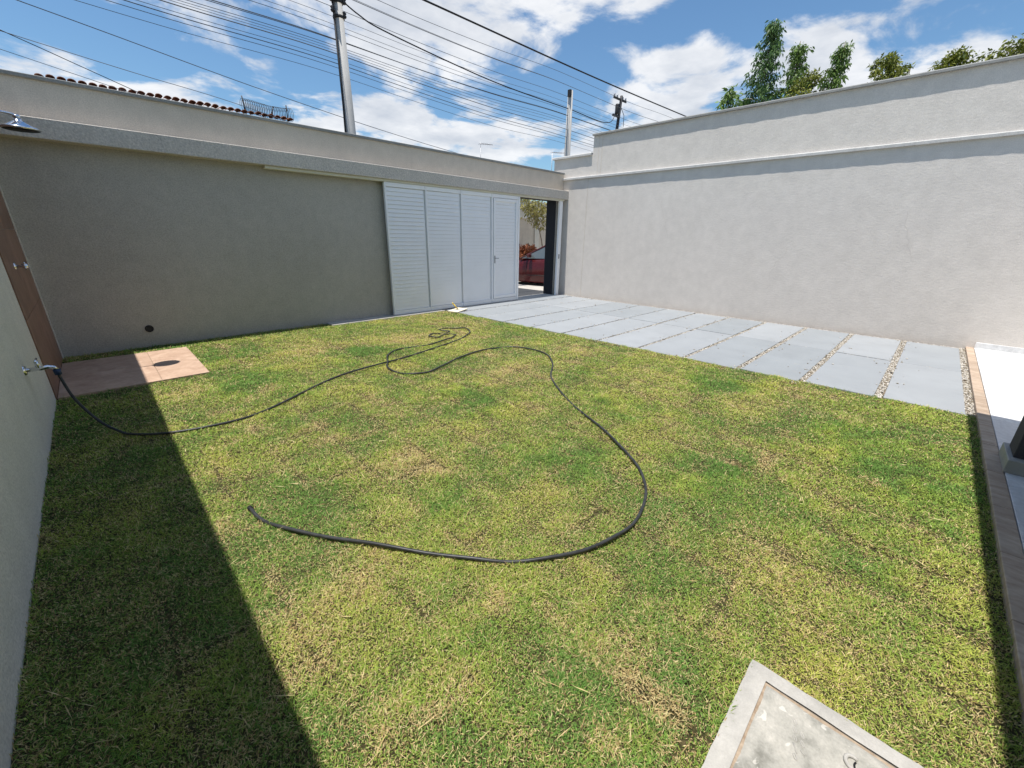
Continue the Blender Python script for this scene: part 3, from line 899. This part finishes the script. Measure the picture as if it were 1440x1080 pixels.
# parked car
def make_car():
    root = empty('parked_car', 'dark red car parked in the street beyond the open gateway', 'car', loc=(10.516, 11.50, -0.02))
    root.rotation_euler = (0, 0, R_(-75.5)); root.scale = (1, 1, 1.0)
    # side profile stations: x, (half width, z) rings
    L_ = 4.05; W_ = 1.68
    st = [ # x, z_low, z_belt, half_low, half_belt
        (0.00, 0.32, 0.52, 0.52, 0.50), (0.08, 0.24, 0.62, 0.68, 0.66), (0.30, 0.20, 0.70, 0.78, 0.75), (0.75, 0.13, 0.80, 0.83, 0.79),
        (1.15, 0.10, 0.88, 0.84, 0.80), (1.40, 0.10, 0.93, 0.84, 0.80), (2.00, 0.10, 0.95, 0.84, 0.81), (2.70, 0.12, 0.97, 0.84, 0.81), (3.30, 0.15, 0.99, 0.83, 0.79),
        (3.75, 0.24, 0.98, 0.79, 0.74), (3.98, 0.30, 0.90, 0.70, 0.66), (4.05, 0.40, 0.70, 0.60, 0.56)]
    vs = []; fs = []; K = 10
    for (x, zl, zb, hl, hb) in st:
        zm = zl + (zb - zl) * .55
        ring = [(hl * .86, zl), (hl, zl + .08), (hl * 1.0, zm), (hb * .99, zm + (zb - zm) * .55), (hb * .93, zb)]
        half = [(x, -h, z) for h, z in ring]; other = [(x, h, z) for h, z in ring[::-1]]
        vs += half + other
    n = len(st)
    for i in range(n - 1):
        for k in range(K - 1):
            fs.append((i * K + k, (i + 1) * K + k, (i + 1) * K + k + 1, i * K + k + 1))
        fs.append((i * K + K - 1, (i + 1) * K + K - 1, (i + 1) * K, i * K))
    fs.append(tuple(range(K))[::-1]); fs.append(tuple((n - 1) * K + k for k in range(K)))
    vs = [(x, y + .84, z) for x, y, z in vs]
    MB().add(vs, fs, True).build('body', M['car_paint'], root)
    # cabin: roof and pillars as a thick shell, glass inside
    cab = [(1.10, .90, .76), (2.10, 1.40, .60), (2.45, 1.47, .58), (3.00, 1.46, .58), (3.45, 1.36, .59), (3.92, .97, .70)]
    def tri(pts, hw):
        return pts
    gl = [(1.10, .91), (2.08, 1.385), (2.55, 1.43), (3.0, 1.42), (3.42, 1.32), (3.84, .97)]
    vs = []; fs = []
    for (x, z) in gl:
        h = .60 + (1.45 - z) * .34
        vs += [(x, .84 - h, z), (x, .84 + h, z)]
    for (x, z) in gl:
        vs += [(x, .84 - .77, .93), (x, .84 + .77, .93)]
    n = len(gl)
    for i in range(n - 1):
        fs.append((2 * i, 2 * i + 2, 2 * i + 3, 2 * i + 1))
        fs.append((2 * n + 2 * i, 2 * n + 2 * i + 2, 2 * i + 2, 2 * i)); fs.append((2 * i + 1, 2 * i + 3, 2 * n + 2 * i + 3, 2 * n + 2 * i + 1))
    MB().add(vs, fs).build('windows', M['car_glass'], root)
    m = MB()
    for s_ in (-1, 1):
        y = lambda h: .84 + s_ * h
        m.tube([(1.04, y(.77), .895), (2.05, y(.615), 1.395), (2.55, y(.60), 1.455), (3.0, y(.605), 1.445), (3.44, y(.64), 1.335), (3.90, y(.74), .97)], .030, 8)
        m.tube([(2.42, y(.60), 1.45), (2.46, y(.785), .95)], .028, 8)
        m.tube([(3.20, y(.62), 1.40), (3.30, y(.78), .97)], .028, 8)
    m.add([(2.06, .84 - .60, 1.415), (2.06, .84 + .60, 1.415), (2.45, .84 - .595, 1.47), (2.45, .84 + .595, 1.47), (3.0, .84 - .595, 1.46), (3.0, .84 + .595, 1.46), (3.42, .84 - .62, 1.355), (3.42, .84 + .62, 1.355)],
          [(0, 2, 3, 1), (2, 4, 5, 3), (4, 6, 7, 5)], True)
    m.build('roof_and_pillars', M['car_paint'], root)
    for x0, x1 in ((1.33, 2.40), (2.46, 3.25)):
        m = MB(); yy = -0.006
        m.tube([(x0, yy + .02, .30), (x1, yy + .02, .30)], .006, 6); m.tube([(x0, yy + .01, .36), (x1, yy + .01, .36)], .014, 6)
        m.tube([(x0, yy + .02, .28), (x0, yy + .012, .6), (x0, .05, .92)], .005, 6)
        d = m.build('door_seams', M['dark_rubber'], root)
        MB().box(x1 - .22, x1 - .04, -.028, .0, .74, .77, .006).build('door_handle', M['car_paint'], root)
    for s_ in (0, 1):
        yb = -.14 if s_ == 0 else 1.70
        MB().box(1.40, 1.52, yb, yb + .17, .95, 1.08, .025).build('wing_mirror', M['car_paint'], root)
        MB().box(.06, .42, .06 + s_ * 1.36, .20 + s_ * 1.36, .54, .66, .03).build('headlight', M['headlight_glass'], root)
    rm = Matrix.Rotation(R_(90), 3, 'X')
    for x in (0.62, 3.25):
        for y in (0.08, 1.60):
            wv = MB().lathe([(0.17, -.09), (0.27, -.10), (0.30, -.07), (0.30, .07), (0.27, .10), (0.17, .09)], 28, (x, y, .30), rm).build('wheel', M['dark_rubber'], root)
            MB().lathe([(0.0, -.07), (0.05, -.085), (0.16, -.075), (0.175, -.09)], 20, (x, y, .30), rm if y > 1 else Matrix.Rotation(R_(-90), 3, 'X') @ Matrix.Scale(-1, 3)).build('rim', M['steel'], wv)
    return root
make_car()

# wall and house across the street seen through the gateway
sw = empty('street_wall', 'beige rendered wall across the street behind the small tree', 'wall', loc=(18, 15.0, -.06))
part(MB().box(11.0, 40, 15.0, 15.25, -0.4, 2.45).build('wall_face', M['street_wall']), sw)
part(MB().box(10.96, 40, 14.96, 15.29, 2.45, 2.52, .01).build('coping', M['coping']), sw)
for x in (13.6, 16.6, 19.6, 22.6):
    part(MB().box(x - .15, x + .15, 14.93, 15.0, -0.2, 2.45).build('pilaster', M['street_house']), sw)
fh = empty('street_house', 'cream house with white fascia behind the beige street wall', 'house', loc=(22, 18.6, -.06))
part(MB().box(13.5, 36, 18.6, 26, -0.4, 3.3).build('wall_face', M['street_house']), fh)
part(MB().box(13.2, 36.3, 18.2, 26.3, 3.3, 3.62, .01).build('fascia', M['coping']), fh)
for x in (15.5, 18.5, 21.5):
    w_ = part(MB().box(x, x + 1.4, 18.57, 18.62, 1.0, 2.2).build('window', M['car_glass']), fh)

# tiled roof house opposite, its ridge just over the front wall
rh = empty('tiled_house', 'house across the street whose clay tile ridge shows over the wall', 'house', loc=(3.0, 17.0, -.06))
part(MB().box(0.4, 5.7, 14.9, 18.9, -0.4, 4.55).build('wall_face', M['street_house']), rh)
def wavy_roof():
    m = MB(); x0, x1 = 0.12, 6.0; n = int((x1 - x0) / .05)
    for sgn in (-1, 1):
        vs = []; fs = []
        for i in range(n + 1):
            x = x0 + (x1 - x0) * i / n; w = .035 * math.cos(i * math.pi / 2)
            for k in range(6):
                vs.append((x, 16.9 + sgn * k * .46, 5.10 - k * .10 + w))
        for i in range(n):
            for k in range(5):
                a = i * 6 + k
                fs.append((a, a + 1, a + 7, a + 6))
        m.add(vs, fs, True)
    return m
part(wavy_roof().build('roof', M['roof_tile']), rh)
rt = MB()
for k in range(7):
    a = math.pi * k / 6
    rt.v += [(-.085 * math.cos(a), -.24, .060 * math.sin(a)), (-.065 * math.cos(a), .24, .050 * math.sin(a) + .02), (-.068 * math.cos(a), -.24, .044 * math.sin(a))]
rt.f = [(3 * k, 3 * k + 3, 3 * k + 4, 3 * k + 1) for k in range(6)] + [(3 * k + 2, 3 * k + 5, 3 * k + 3, 3 * k) for k in range(6)]; rt.s = [True] * 12
rt = rt.mesh('roof_tile'); rt.materials.append(M['roof_tile'])
for i in range(31):
    o = share('roof_tile', rt, None, (0.16 + i * .19, 16.72 + random.uniform(-.02, .02), 5.082 + random.uniform(-.008, .008) + i * .0030), rot=(random.uniform(-.04, .04), random.uniform(-.08, .08), random.uniform(-.04, .04)))
    part(o, rh)

# razor wire coil on three posts at the end of that roof
rz = empty('razor_wire', 'coil of razor wire on three posts above the clay tile ridge', 'razor wire', loc=(5.3, 16.9, 5.2))
hel = []
for i in range(30 * 12 + 1):
    a = i / 12 * 2 * math.pi
    hel.append((-.72 + 1.5 * i / 360, .20 * math.cos(a), .17 + .19 * math.sin(a) + .03 * math.sin(i * .017 + 1)))
MB().tube(hel, .0065, 4).build('coil', M['dark_steel'], rz)
for (x, dx, h) in ((-.62, -.06, .46), (0.02, .20, .34), (.62, .0, .45)):
    MB().tube([(x, 0, -.2), (x + dx, 0, h)], .018, 6).build('post', M['dark_steel'], rz)
MB().tube([(-.66, 0, .36), (0.0, 0, .33), (.62, 0, .35)], .006, 4).build('strand', M['dark_steel'], rz)

# ------------------------------------------------------------------ utility poles
p1 = empty('utility_pole', 'grey concrete utility pole with dark conduit behind the front wall', 'pole', 'concrete utility poles in the street', (4.96, 10.34, -.2))
MB().tube([(0, 0, 0), (0, 0, 3), (0, 0, 6.75)], [.155, .128, .092], 16).build('shaft', M['concrete_pole'], p1)
MB().tube([(-.165, -.04, 0), (-.150, -.04, 3.6), (-.125, -.04, 4.5), (-.115, -.04, 6.6)], .020, 8).build('conduit', M['black_cable'], p1)
MB().tube([(0, 0, 6.36), (0, 0, 6.44)], .115, 16).build('strap', M['dark_steel'], p1)
MB().tube([(0, 0, 6.10), (0, 0, 6.15)], .118, 16).build('strap', M['dark_steel'], p1)
for dx, dz in ((-.15, 6.40), (.12, 6.42), (.10, 6.18), (-.14, 6.22)):
    MB().lathe([(0, -.05), (.035, -.05), (.05, -.02), (.03, 0), (.05, .03), (.03, .05), (0, .06)], 12, (dx, -.06, dz)).build('insulator', M['dark_steel'], p1)
p2 = empty('utility_pole', 'pale bare concrete utility pole above the corner of the walls', 'pole', 'concrete utility poles in the street', (12.95, 10.34, -.2))
MB().tube([(0, 0, 0), (0, 0, 3), (0, 0, 6.50)], [.15, .125, .085], 16).build('shaft', M['concrete_pole'], p2)
MB().box(-.14, -.05, -.10, .02, 6.30, 6.50, .01).build('bracket', M['dark_steel'], p2)
p3 = empty('wooden_pole', 'distant dark pole with crossarms just over the right wall coping', 'pole', loc=(21.45, 13.84, -.2))
MB().tube([(-.6, 0, 0), (-.12, 0, 6.6), (.12, 0, 8.75)], [.11, .085, .07], 10).build('shaft', M['dark_steel'], p3)
MB().box(-.6, .6, -.035, .035, 8.52, 8.60, .01).build('crossarm', M['dark_steel'], p3)
MB().box(-.55, .1, -.05, .05, 7.75, 7.85, .01).build('crossarm', M['dark_steel'], p3)
for x in (-.54, -.28, .25, .52):
    MB().lathe([(0, 0), (.04, 0), (.055, .04), (.035, .07), (.05, .11), (0, .15)], 10, (x, 0, 8.60)).build('insulator', M['steel'], p3)
MB().lathe([(0, 0), (.09, .01), (.10, .08), (.10, .40), (.08, .46), (0, .48)], 14, (-.28, -.05, 7.85)).build('transformer', M['dark_steel'], p3)
MB().tube([(.1, 0, 8.3), (.35, -.1, 7.9), (.38, -.1, 7.4)], .015, 6).build('jumper', M['black_cable'], p3)

# ------------------------------------------------------------------ overhead cables along the street
GC = 'overhead cables along the street'
def cable(name, label, pts, r, mat='black_cable', group=GC):
    P = catmull(pts, 8)
    o = MB().tube(P, r, 6, False).build(name, M[mat])
    return tag(o, label, 'cable', group)
def span(y, za, xa, zb, xb, sag=0.25, x0=-16, x1=45, yb=None):
    """cable through two measured points, with pole spans either side"""
    s = (zb - za) / (xb - xa)
    pts = []
    for i in range(25):
        x = x0 + (x1 - x0) * i / 24
        z = za + s * (x - xa)
        if x > xb: z = zb + s * .3 * (x - xb) + 0.004 * (x - xb) ** 1.3
        if x < xa: z = za + s * .6 * (x - xa) + .012 * (xa - x)
        t = ((x + 3.2) % 8.0) / 8.0
        z -= sag * 0.0 + .10 * 4 * t * (1 - t) * (sag / .25) - .05 * (sag / .25)
        pts.append((x, y, z))
    return pts
cable('thick_cable', 'thickest black cable crossing the sky down to the right wall', [(-14, 9.0, 6.3), (-4, 9.0, 6.17), (6.22, 9.0, 6.23), (12, 9.0, 6.27), (18.5, 9.0, 6.40), (30, 9.0, 6.7), (44, 9, 7.2)], .019)
cable('drop_cable', 'black cable sagging from the top of the pole with the conduit', [(4.98, 10.26, 6.24), (5.4, 10.3, 6.10), (6.0, 10.34, 6.0), (8.11, 10.34, 5.84), (9.92, 10.34, 5.76), (12.87, 10.34, 5.76), (15.48, 10.4, 5.80), (20.9, 13.7, 7.9)], .014)
ORD = 'highest,second,third,fourth,fifth,sixth,seventh,eighth,ninth,tenth,eleventh,twelfth,thirteenth,fourteenth,fifteenth,sixteenth,lowest'.split(',')
CB = (
        (10.34, 6.52, 5.90, 6.66, 10.96, .008), (10.30, 6.30, 5.17, 6.38, 12.17, .010), (10.38, 6.36, 5.17, 6.42, 12.17, .007), (10.34, 6.05, 5.03, 6.07, 9.92, .008),
        (10.42, 5.92, 4.5, 5.93, 10.0, .006), (10.46, 5.80, 4.5, 5.82, 10.0, .006), (10.42, 5.70, 4.5, 5.71, 10.0, .007),
        (10.46, 5.52, 3.83, 5.575, 9.72, .009), (10.34, 5.49, 5.07, 5.515, 9.44, .012), (10.46, 5.42, 4.5, 5.43, 10.0, .007), (10.42, 5.36, 4.5, 5.35, 10.0, .006), (10.38, 5.30, 4.5, 5.26, 10.0, .006),
        (10.30, 5.235, 3.78, 5.11, 12.94, .012), (10.42, 5.17, 3.8, 5.04, 12.6, .006), (10.34, 5.08, 3.76, 4.90, 12.29, .010), (10.42, 5.03, 3.8, 4.85, 12.3, .007),
        (10.34, 4.94, 1.14, 4.70, 9.94, .006))
for k, (y, za, xa, zb, xb, r) in enumerate(sorted(CB, key=lambda q: -(q[1] + (q[3] - q[1]) / (q[4] - q[2]) * (5.0 - q[2])))):
    cable('overhead_cable', 'thin street cable crossing the conduit pole, %s%s of the bundle' % (ORD[k], '' if k in (0, 16) else ' from the top'), span(y, za, xa, zb, xb), r * .68, 'thin_cable')
cable('service_cable', 'lone thin cable sloping across the blue sky above the clay roof', [(-6, 10.34, 5.5), (0.125, 10.34, 4.70), (3.4, 10.34, 4.24), (6.9, 10.34, 3.87), (12, 10.34, 3.5)], .006, 'grey_cable', 'thin service cables above the roof')
cable('service_cable', 'upper of two cables meeting at the left edge of the sky', [(-4, 13, 5.45), (-.19, 13, 4.952), (1.6, 13, 4.73), (3.464, 13, 4.521), (7, 14, 4.2)], .006, 'grey_cable', 'thin service cables above the roof')
cable('service_cable', 'steep cable at upper left running down behind the clay ridge', [(-4, 13, 6.2), (-.185, 13, 4.964), (.7, 13, 4.67), (1.53, 13, 4.392), (3, 13, 3.9)], .007, 'black_cable', 'thin service cables above the roof')
cable('service_cable', 'lowest cable at the left edge just above the front wall', [(-4, 13, 5.35), (-.266, 13, 4.659), (.9, 13, 4.442), (2.5, 13, 4.15)], .005, 'grey_cable', 'thin service cables above the roof')

# antennas
an = empty('tv_antenna', 'thin television antenna above the middle of the front wall', 'antenna', loc=(13.68, 15.9, 2.5))
MB().tube([(0, 0, 0), (0, 0, 3.06)], .016, 6).build('mast', M['steel'], an)
MB().tube([(-.05, 0, 3.0), (.75, 0, 3.06)], .012, 6).build('boom', M['steel'], an)
for k in range(6):
    MB().tube([(.05 + k * .12, -.22 + k * .02, 3.01 + k * .008), (.05 + k * .12, .22 - k * .02, 3.01 + k * .008)], .006, 5).build('element', M['steel'], an)
an = empty('tv_antenna', 'thin antenna frame at the foot of the bare concrete pole', 'antenna', loc=(18.66, 15.9, 3.0))
MB().tube([(0, 0, 0), (0, 0, 2.85)], .016, 6).build('mast', M['steel'], an)
MB().tube([(-.02, 0, 2.82), (1.0, 0, 2.90)], .012, 6).build('boom', M['steel'], an)
for k in range(5):
    MB().tube([(.1 + k * .2, -.25, 2.83 + k * .016), (.1 + k * .2, .25, 2.83 + k * .016)], .006, 5).build('element', M['steel'], an)

# ------------------------------------------------------------------ trees
def leaf_crown(centers, radii, n_per, size, droop, seed, tints, lean=0.5):
    """leaf blades scattered round twig points: arrays of two-triangle leaves"""
    r = np.random.default_rng(seed)
    V = []; T = []
    for (c, rad, tn) in zip(centers, radii, tints):
        n = n_per
        d = r.normal(size=(n, 3)); d /= np.linalg.norm(d, axis=1, keepdims=True)
        p = np.array(c) + d * rad * r.random((n, 1)) ** .5 * np.array([1, 1, .8])
        ax = d * lean + r.normal(size=(n, 3)) * .5
        ax[:, 2] -= droop
        ax /= np.linalg.norm(ax, axis=1, keepdims=True)
        sd_ = np.cross(ax, r.normal(size=(n, 3))); sd_ /= np.linalg.norm(sd_, axis=1, keepdims=True) + 1e-9
        L = size * r.uniform(.6, 1.4, (n, 1)); Wd = L * .20
        mid = p + ax * L * .45
        tip = p + ax * L; tip[:, 2] -= L[:, 0] * .15
        V.append(np.stack([p, mid + sd_ * Wd, tip, mid - sd_ * Wd], 1))
        T.append(np.repeat(np.clip(tn + r.normal(0, .22, n), 0, 1), 4))
    V = np.concatenate(V).reshape(-1, 3); T = np.concatenate(T)
    F = np.arange(len(V)).reshape(-1, 4)
    return V, F, T
def make_tree(name, label, cat, group, base, height, rad, crown0, mat, bark, n_br, seed, shape='cone', n_per=26, size=.13, droop=.5, leanx=(0, 0), trunk_r=.07, fork=False):
    r = random.Random(seed)
    root = empty(name, label, cat, group, base)
    m = MB(); H = height
    def tp(t):
        return Vector((leanx[0] * t * t, leanx[1] * t * t, H * t)) + Vector((.05 * math.sin(t * 7 + seed), .05 * math.cos(t * 6 + seed), 0)) * t
    m.tube([tp(k / 10) for k in range(11)], [trunk_r * (1 - .9 * k / 10) for k in range(11)], 8)
    cs = []; rs = []; ts = []
    for i in range(n_br):
        q = (i + r.random()) / n_br
        t = crown0 + (1 - crown0) * q
        if shape == 'cone': w = rad * (1 - q) ** .95 * (1.0 if q > .12 else .75) + .05
        elif shape == 'round': w = rad * math.sqrt(max(0.05, 1 - (2 * q - .9) ** 2))
        else: w = rad * (.55 + .45 * math.sin(q * 3.1))
        w *= r.uniform(.55, 1.2)
        a = i * 2.4 + r.uniform(-.5, .5)
        s = tp(min(t, .985))
        up = {'cone': .35, 'round': .5, 'open': .9}[shape]
        e = s + Vector((math.cos(a) * w, math.sin(a) * w, w * up - (.18 * w if shape == 'cone' else 0)))
        mid = s.lerp(e, .5) + Vector((0, 0, .10 * w))
        m.tube([s, mid, e], [trunk_r * .30 * (1 - q * .6), trunk_r * .2 * (1 - q * .6), .004], 5, False)
        nc = max(2, int(w / .13))
        for k in range(nc):
            u = (k + 1) / nc
            c = s.lerp(mid, u * 2) if u < .5 else mid.lerp(e, u * 2 - 1)
            cs.append((c.x + r.uniform(-.05, .05), c.y + r.uniform(-.05, .05), c.z - (.05 if shape == 'cone' else 0))); rs.append(.09 + .10 * r.random() * (rad / .6) ** .5)
            ts.append(.25 + .5 * r.random())
    m.build('trunk', bark, root)
    V, F, T = leaf_crown(cs, rs, n_per, size, droop, seed, ts)
    o = link_mesh('crown', np_mesh('crown', V, F, mat, {'tint': T}), root)
    return root
GT = 'trees behind the right wall'
XT = 13.73
make_tree('conifer_tree', 'tallest narrow dark green tree behind the right wall', 'tree', GT, (XT, 4.42, -.4), 7.28, .85, .50, M['leaf_dark'], M['pale_bark'], 70, 3, 'cone', 50, .08, .95, (0, .10))
make_tree('conifer_tree', 'mid green tree leaning against the tallest one behind the wall', 'tree', GT, (XT + .3, 3.85, -.4), 6.75, .85, .55, M['leaf_mid'], M['bark'], 44, 5, 'cone', 52, .08, .8, (0, .05))
make_tree('sapling', 'small light green sapling left of the tallest tree', 'tree', GT, (XT, 5.30, -.4), 6.05, .48, .70, M['leaf_mid'], M['pale_bark'], 20, 8, 'cone', 16, .14, .4)
make_tree('sapling', 'thin leafy shoot between sapling and tallest tree at the coping', 'tree', GT, (XT + .1, 4.95, -.4), 5.72, .40, .75, M['leaf_mid'], M['pale_bark'], 14, 9, 'cone', 14, .14, .4)
make_tree('bushy_tree', 'low olive green bushy tree between two taller trees over the coping', 'tree', GT, (XT + .1, 3.42, -.4), 5.95, .55, .62, M['leaf_gold'], M['bark'], 40, 12, 'round', 40, .075, .3)
make_tree('conifer_tree', 'slender green tree with leaning tip right of the tall group', 'tree', GT, (XT, 2.98, -.4), 6.42, .50, .60, M['leaf_mid'], M['bark'], 40, 14, 'cone', 46, .08, .7, (0, -.12))
make_tree('bushy_tree', 'round golden green bush standing alone above the coping', 'tree', GT, (XT, 2.08, -.4), 5.90, .42, .66, M['leaf_gold'], M['bark'], 46, 17, 'round', 55, .075, .35, (0, -.1))
make_tree('sapling', 'tiny leaf tip peeking over the coping between round bushes', 'tree', GT, (XT, 1.50, -.4), 5.62, .22, .80, M['leaf_mid'], M['bark'], 10, 19, 'cone', 8, .12, .3)
make_tree('bushy_tree', 'dense golden green bush second from the right edge', 'tree', GT, (XT, .98, -.4), 5.72, .42, .66, M['leaf_gold'], M['bark'], 52, 21, 'round', 55, .075, .35, (0, -.12))
make_tree('bushy_tree', 'golden green bush cut by the right edge of the picture', 'tree', GT, (XT, .15, -.4), 5.55, .55, .64, M['leaf_gold'], M['bark'], 60, 23, 'open', 50, .08, .3, (0, -.25))
# small street tree and red-leaved shrubs across the road
make_tree('street_tree', 'small thin-trunked tree with yellowing leaves across the street', 'tree', None, (15.55, 13.5, -.06), 3.0, 1.05, .62, M['leaf_dry'], M['bark'], 18, 31, 'open', 11, .15, .3, (-.95, 0), .045)
def shrub(base, label, mat, h, rad, seed):
    return make_tree('croton_shrub', label, 'shrub', 'shrubs at the foot of the street wall', base, h, rad, .15, mat, M['bark'], 22, seed, 'open', 22, .20, -.3, (0, 0), .03)
shrub((14.0, 14.2, -.06), 'red-leaved shrub behind the red car', M['leaf_red'], .98, .30, 41)
shrub((13.35, 14.2, -.06), 'green shrub left of the red-leaved shrub behind the car', M['leaf_dark'], 1.15, .5, 43)
shrub((15.1, 14.3, -.06), 'low red-leaved shrub at the foot of the street tree', M['leaf_red'], .95, .45, 45)

# ------------------------------------------------------------------ turf
# lusher and drier places of the turf: x, y, radius
LUSH = [(1.78, 1.90, .28), (3.05, .66, .30), (2.75, .85, .22), (2.35, 1.55, .30), (1.30, 1.94, .22), (.95, .32, .32), (.85, 2.35, .28), (2.45, 3.1, .35), (3.5, 1.95, .35), (4.8, 1.55, .4),
        (5.4, 5.6, .22), (5.3, 6.3, .2), (.9, 5.2, .35), (1.1, 6.6, .4), (0.4, 7.6, .4), (4.4, .2, .3), (3.8, -.2, .35), (2.4, 5.6, .35)]
DRY = [(1.15, .61, .14), (1.20, .45, .12), (1.17, 1.30, .13), (.32, 1.55, .16), (.60, 1.68, .20), (1.25, 2.40, .18), (1.42, 2.30, .15), (4.6, 1.1, .3), (3.4, 3.4, .4), (4.9, 3.6, .5), (3.4, 5.9, .4), (5.0, 6.4, .4), (2.0, 6.2, .4), (.35, 5.2, .2), (.33, .95, .10), (.55, .45, .15), (2.2, .2, .2)]
def make_grass():
    d0 = 46000.0
    n = int(6.5 * 8.47 * d0)
    x = rng.uniform(XL, 5.96, n); y = rng.uniform(-.63, 7.82, n)
    dist = np.sqrt(x * x + y * y + 2.4)
    keep = rng.random(n) < np.minimum(1.0, (2.2 / dist) ** 1.45)
    keep &= x < lawn_edge(y) - 0.018 + .045 * (vnoise(x, y, 7, 3) - .5) + .03 * (vnoise(x, y, 24, 4) - .5)
    keep &= ~((x < 0.71) & (y > 5.815) & (y < 7.355))
    keep &= ~((x > bx0 + .004) & (x < bx1 - .004) & (y > by0) & (y < by1 - .004))
    keep &= (y < 7.55) | ((x < 2.9))
    x, y, dist = x[keep], y[keep], dist[keep]
    # sod pieces laid in strips along y, joints staggered from strip to strip
    wx = x + .022 * (vnoise(x, y, 4.2, 5) - .5) * 2; wy = y + .03 * (vnoise(x, y, 3.6, 6) - .5) * 2
    fx = (wx - 1.10) / .405; ci = np.floor(fx); fx -= ci
    fy = (wy - .67) / .80 + (ci * .43) % 1.0; ri = np.floor(fy); fy -= ri
    sd_ = np.minimum(np.minimum(fx, 1 - fx) * .405, np.minimum(fy, 1 - fy) * .80)
    on = vnoise(x, y, 1.25, 8) * .55 + vnoise(x, y, 4.5, 9) * .45
    act = np.clip((on - .455) / .14, 0, 1)
    gap = np.clip(1 - sd_ / .015, 0, 1) * act * (.35 + .8 * vnoise(x, y, 9, 10))
    near = np.clip(1 - sd_ / .075, 0, 1) * act
    tile = np.random.default_rng(77).random((64, 64))[ci.astype(int) % 64, ri.astype(int) % 64]
    lush = np.zeros(len(x)); dryp = np.zeros(len(x))
    for (a, b, r) in LUSH:
        lush += np.exp(-((x - a) ** 2 + (y - b) ** 2) / r ** 2)
    for (a, b, r) in DRY:
        dryp += np.exp(-((x - a) ** 2 + (y - b) ** 2) / r ** 2)
    brk = -.25 + 2.2 * (vnoise(x, y, 5.0, 14) * .6 + vnoise(x, y, 13.0, 15) * .4)
    lush = np.clip(lush * brk, 0, 1) * .85; dryp = np.clip(dryp * brk, 0, 1)
    fine = vnoise(x, y, 14.0, 23)
    p = .03 + .44 * (.45 * vnoise(x, y, 1.3, 21) + .30 * vnoise(x, y, 3.9, 22) + .25 * fine)
    p += .10 * (tile - .5) + .34 * near + .42 * dryp - .30 * lush + .45 * np.clip((vnoise(x, y, 6.5, 31) * vnoise(x, y, 2.3, 32) - .46) / .2, 0, 1)
    p = np.clip(p, .04, .93)
    hue = .41 + .60 * (vnoise(x * .55, y * 1.5, 1.7, 51) - .5) + .55 * (vnoise(x, y, 4.5, 52) - .5) + .35 * (vnoise(x, y, 12, 53) - .5) + .34 * (tile - .5) - .42 * lush + .25 * dryp
    keep = rng.random(len(x)) > gap * 1.1
    x, y, dist, p, hue, lush, near = (q[keep] for q in (x, y, dist, p, hue, lush, near))
    n = len(x)
    isdry = (rng.random(n) < p).astype(float) * rng.uniform(.65, 1.0, n) + rng.uniform(0, .15, n)
    hue = np.clip(hue + rng.normal(0, .14, n), 0, 1)
    wd = np.clip((dist / 2.2) ** .75, 1, 2.6)
    h = rng.uniform(.009, .027, n) * (1 + .25 * lush) * (1 - .3 * near) * (.55 + .9 * vnoise(x, y, 9, 71)) * wd ** .35
    az = rng.uniform(0, 2 * np.pi, n); tilt = rng.uniform(.35, 1.38, n)
    d = np.column_stack([np.cos(az) * np.sin(tilt), np.sin(az) * np.sin(tilt), np.cos(tilt)])
    s_ = np.column_stack([-np.sin(az), np.cos(az), rng.uniform(-.5, .5, n)]) * (rng.uniform(.0009, .0016, n) * wd)[:, None]
    z0 = .001 + .010 * (vnoise(x, y, 2.5, 61) - .5) + .006 * (vnoise(x, y, 11, 62) - .5) + rng.uniform(0, .010, n)
    # longer tufts against the walls, the kerb, the pad and the cover
    eg = np.minimum.reduce([x - XL, y - YK, np.where(x < 2.9, YF - y, 9.0), np.maximum(np.abs(x - 1.264) - .261, np.abs(y + .125) - .26) + 0.0, np.maximum(np.abs(x - .09) - .63, np.abs(y - 6.58) - .78)])
    h = h * (1 + .9 * np.clip(1 - np.abs(eg) / .05, 0, 1) * vnoise(x, y, 8, 91))
    # loose straws lying on top
    ls = rng.random(n) < .0006
    h = np.where(ls, rng.uniform(.05, .09, n), h); tilt = np.where(ls, 1.5, tilt); z0 = np.where(ls, .030, z0); isdry = np.where(ls, 1.0, isdry)
    d = np.column_stack([np.cos(az) * np.sin(tilt), np.sin(az) * np.sin(tilt), np.cos(tilt)])
    b = np.column_stack([x, y, z0])
    mid = b + d * (h * .5)[:, None]
    d2 = d * np.array([1.2, 1.2, .5])
    tip = mid + d2 * (h * .6)[:, None]
    V = np.stack([b, mid + s_, tip, mid - s_], 1).reshape(-1, 3)
    F = np.arange(4 * n).reshape(-1, 4)
    rp = lambda q: np.repeat(q, 4)
    me = bpy.data.meshes.new('grass')
    me.vertices.add(4 * n); me.vertices.foreach_set('co', V.astype(np.float32).ravel())
    me.loops.add(4 * n); me.loops.foreach_set('vertex_index', np.arange(4 * n, dtype=np.int32))
    me.polygons.add(n); me.polygons.foreach_set('loop_start', np.arange(0, 4 * n, 4, dtype=np.int32)); me.polygons.foreach_set('loop_total', np.full(n, 4, dtype=np.int32))
    for an, ar in (('dry', isdry), ('hue', hue), ('tint', rng.random(n))):
        a_ = me.attributes.new(an, 'FLOAT', 'POINT'); a_.data.foreach_set('value', rp(ar).astype(np.float32))
    me.update(calc_edges=True)
    me.materials.append(M['grass'])
    o = link_mesh('grass', me)
    tag(o, 'patchy green and straw coloured turf covering the yard', 'grass', kind='stuff')
    print('grass blades', n)
make_grass()
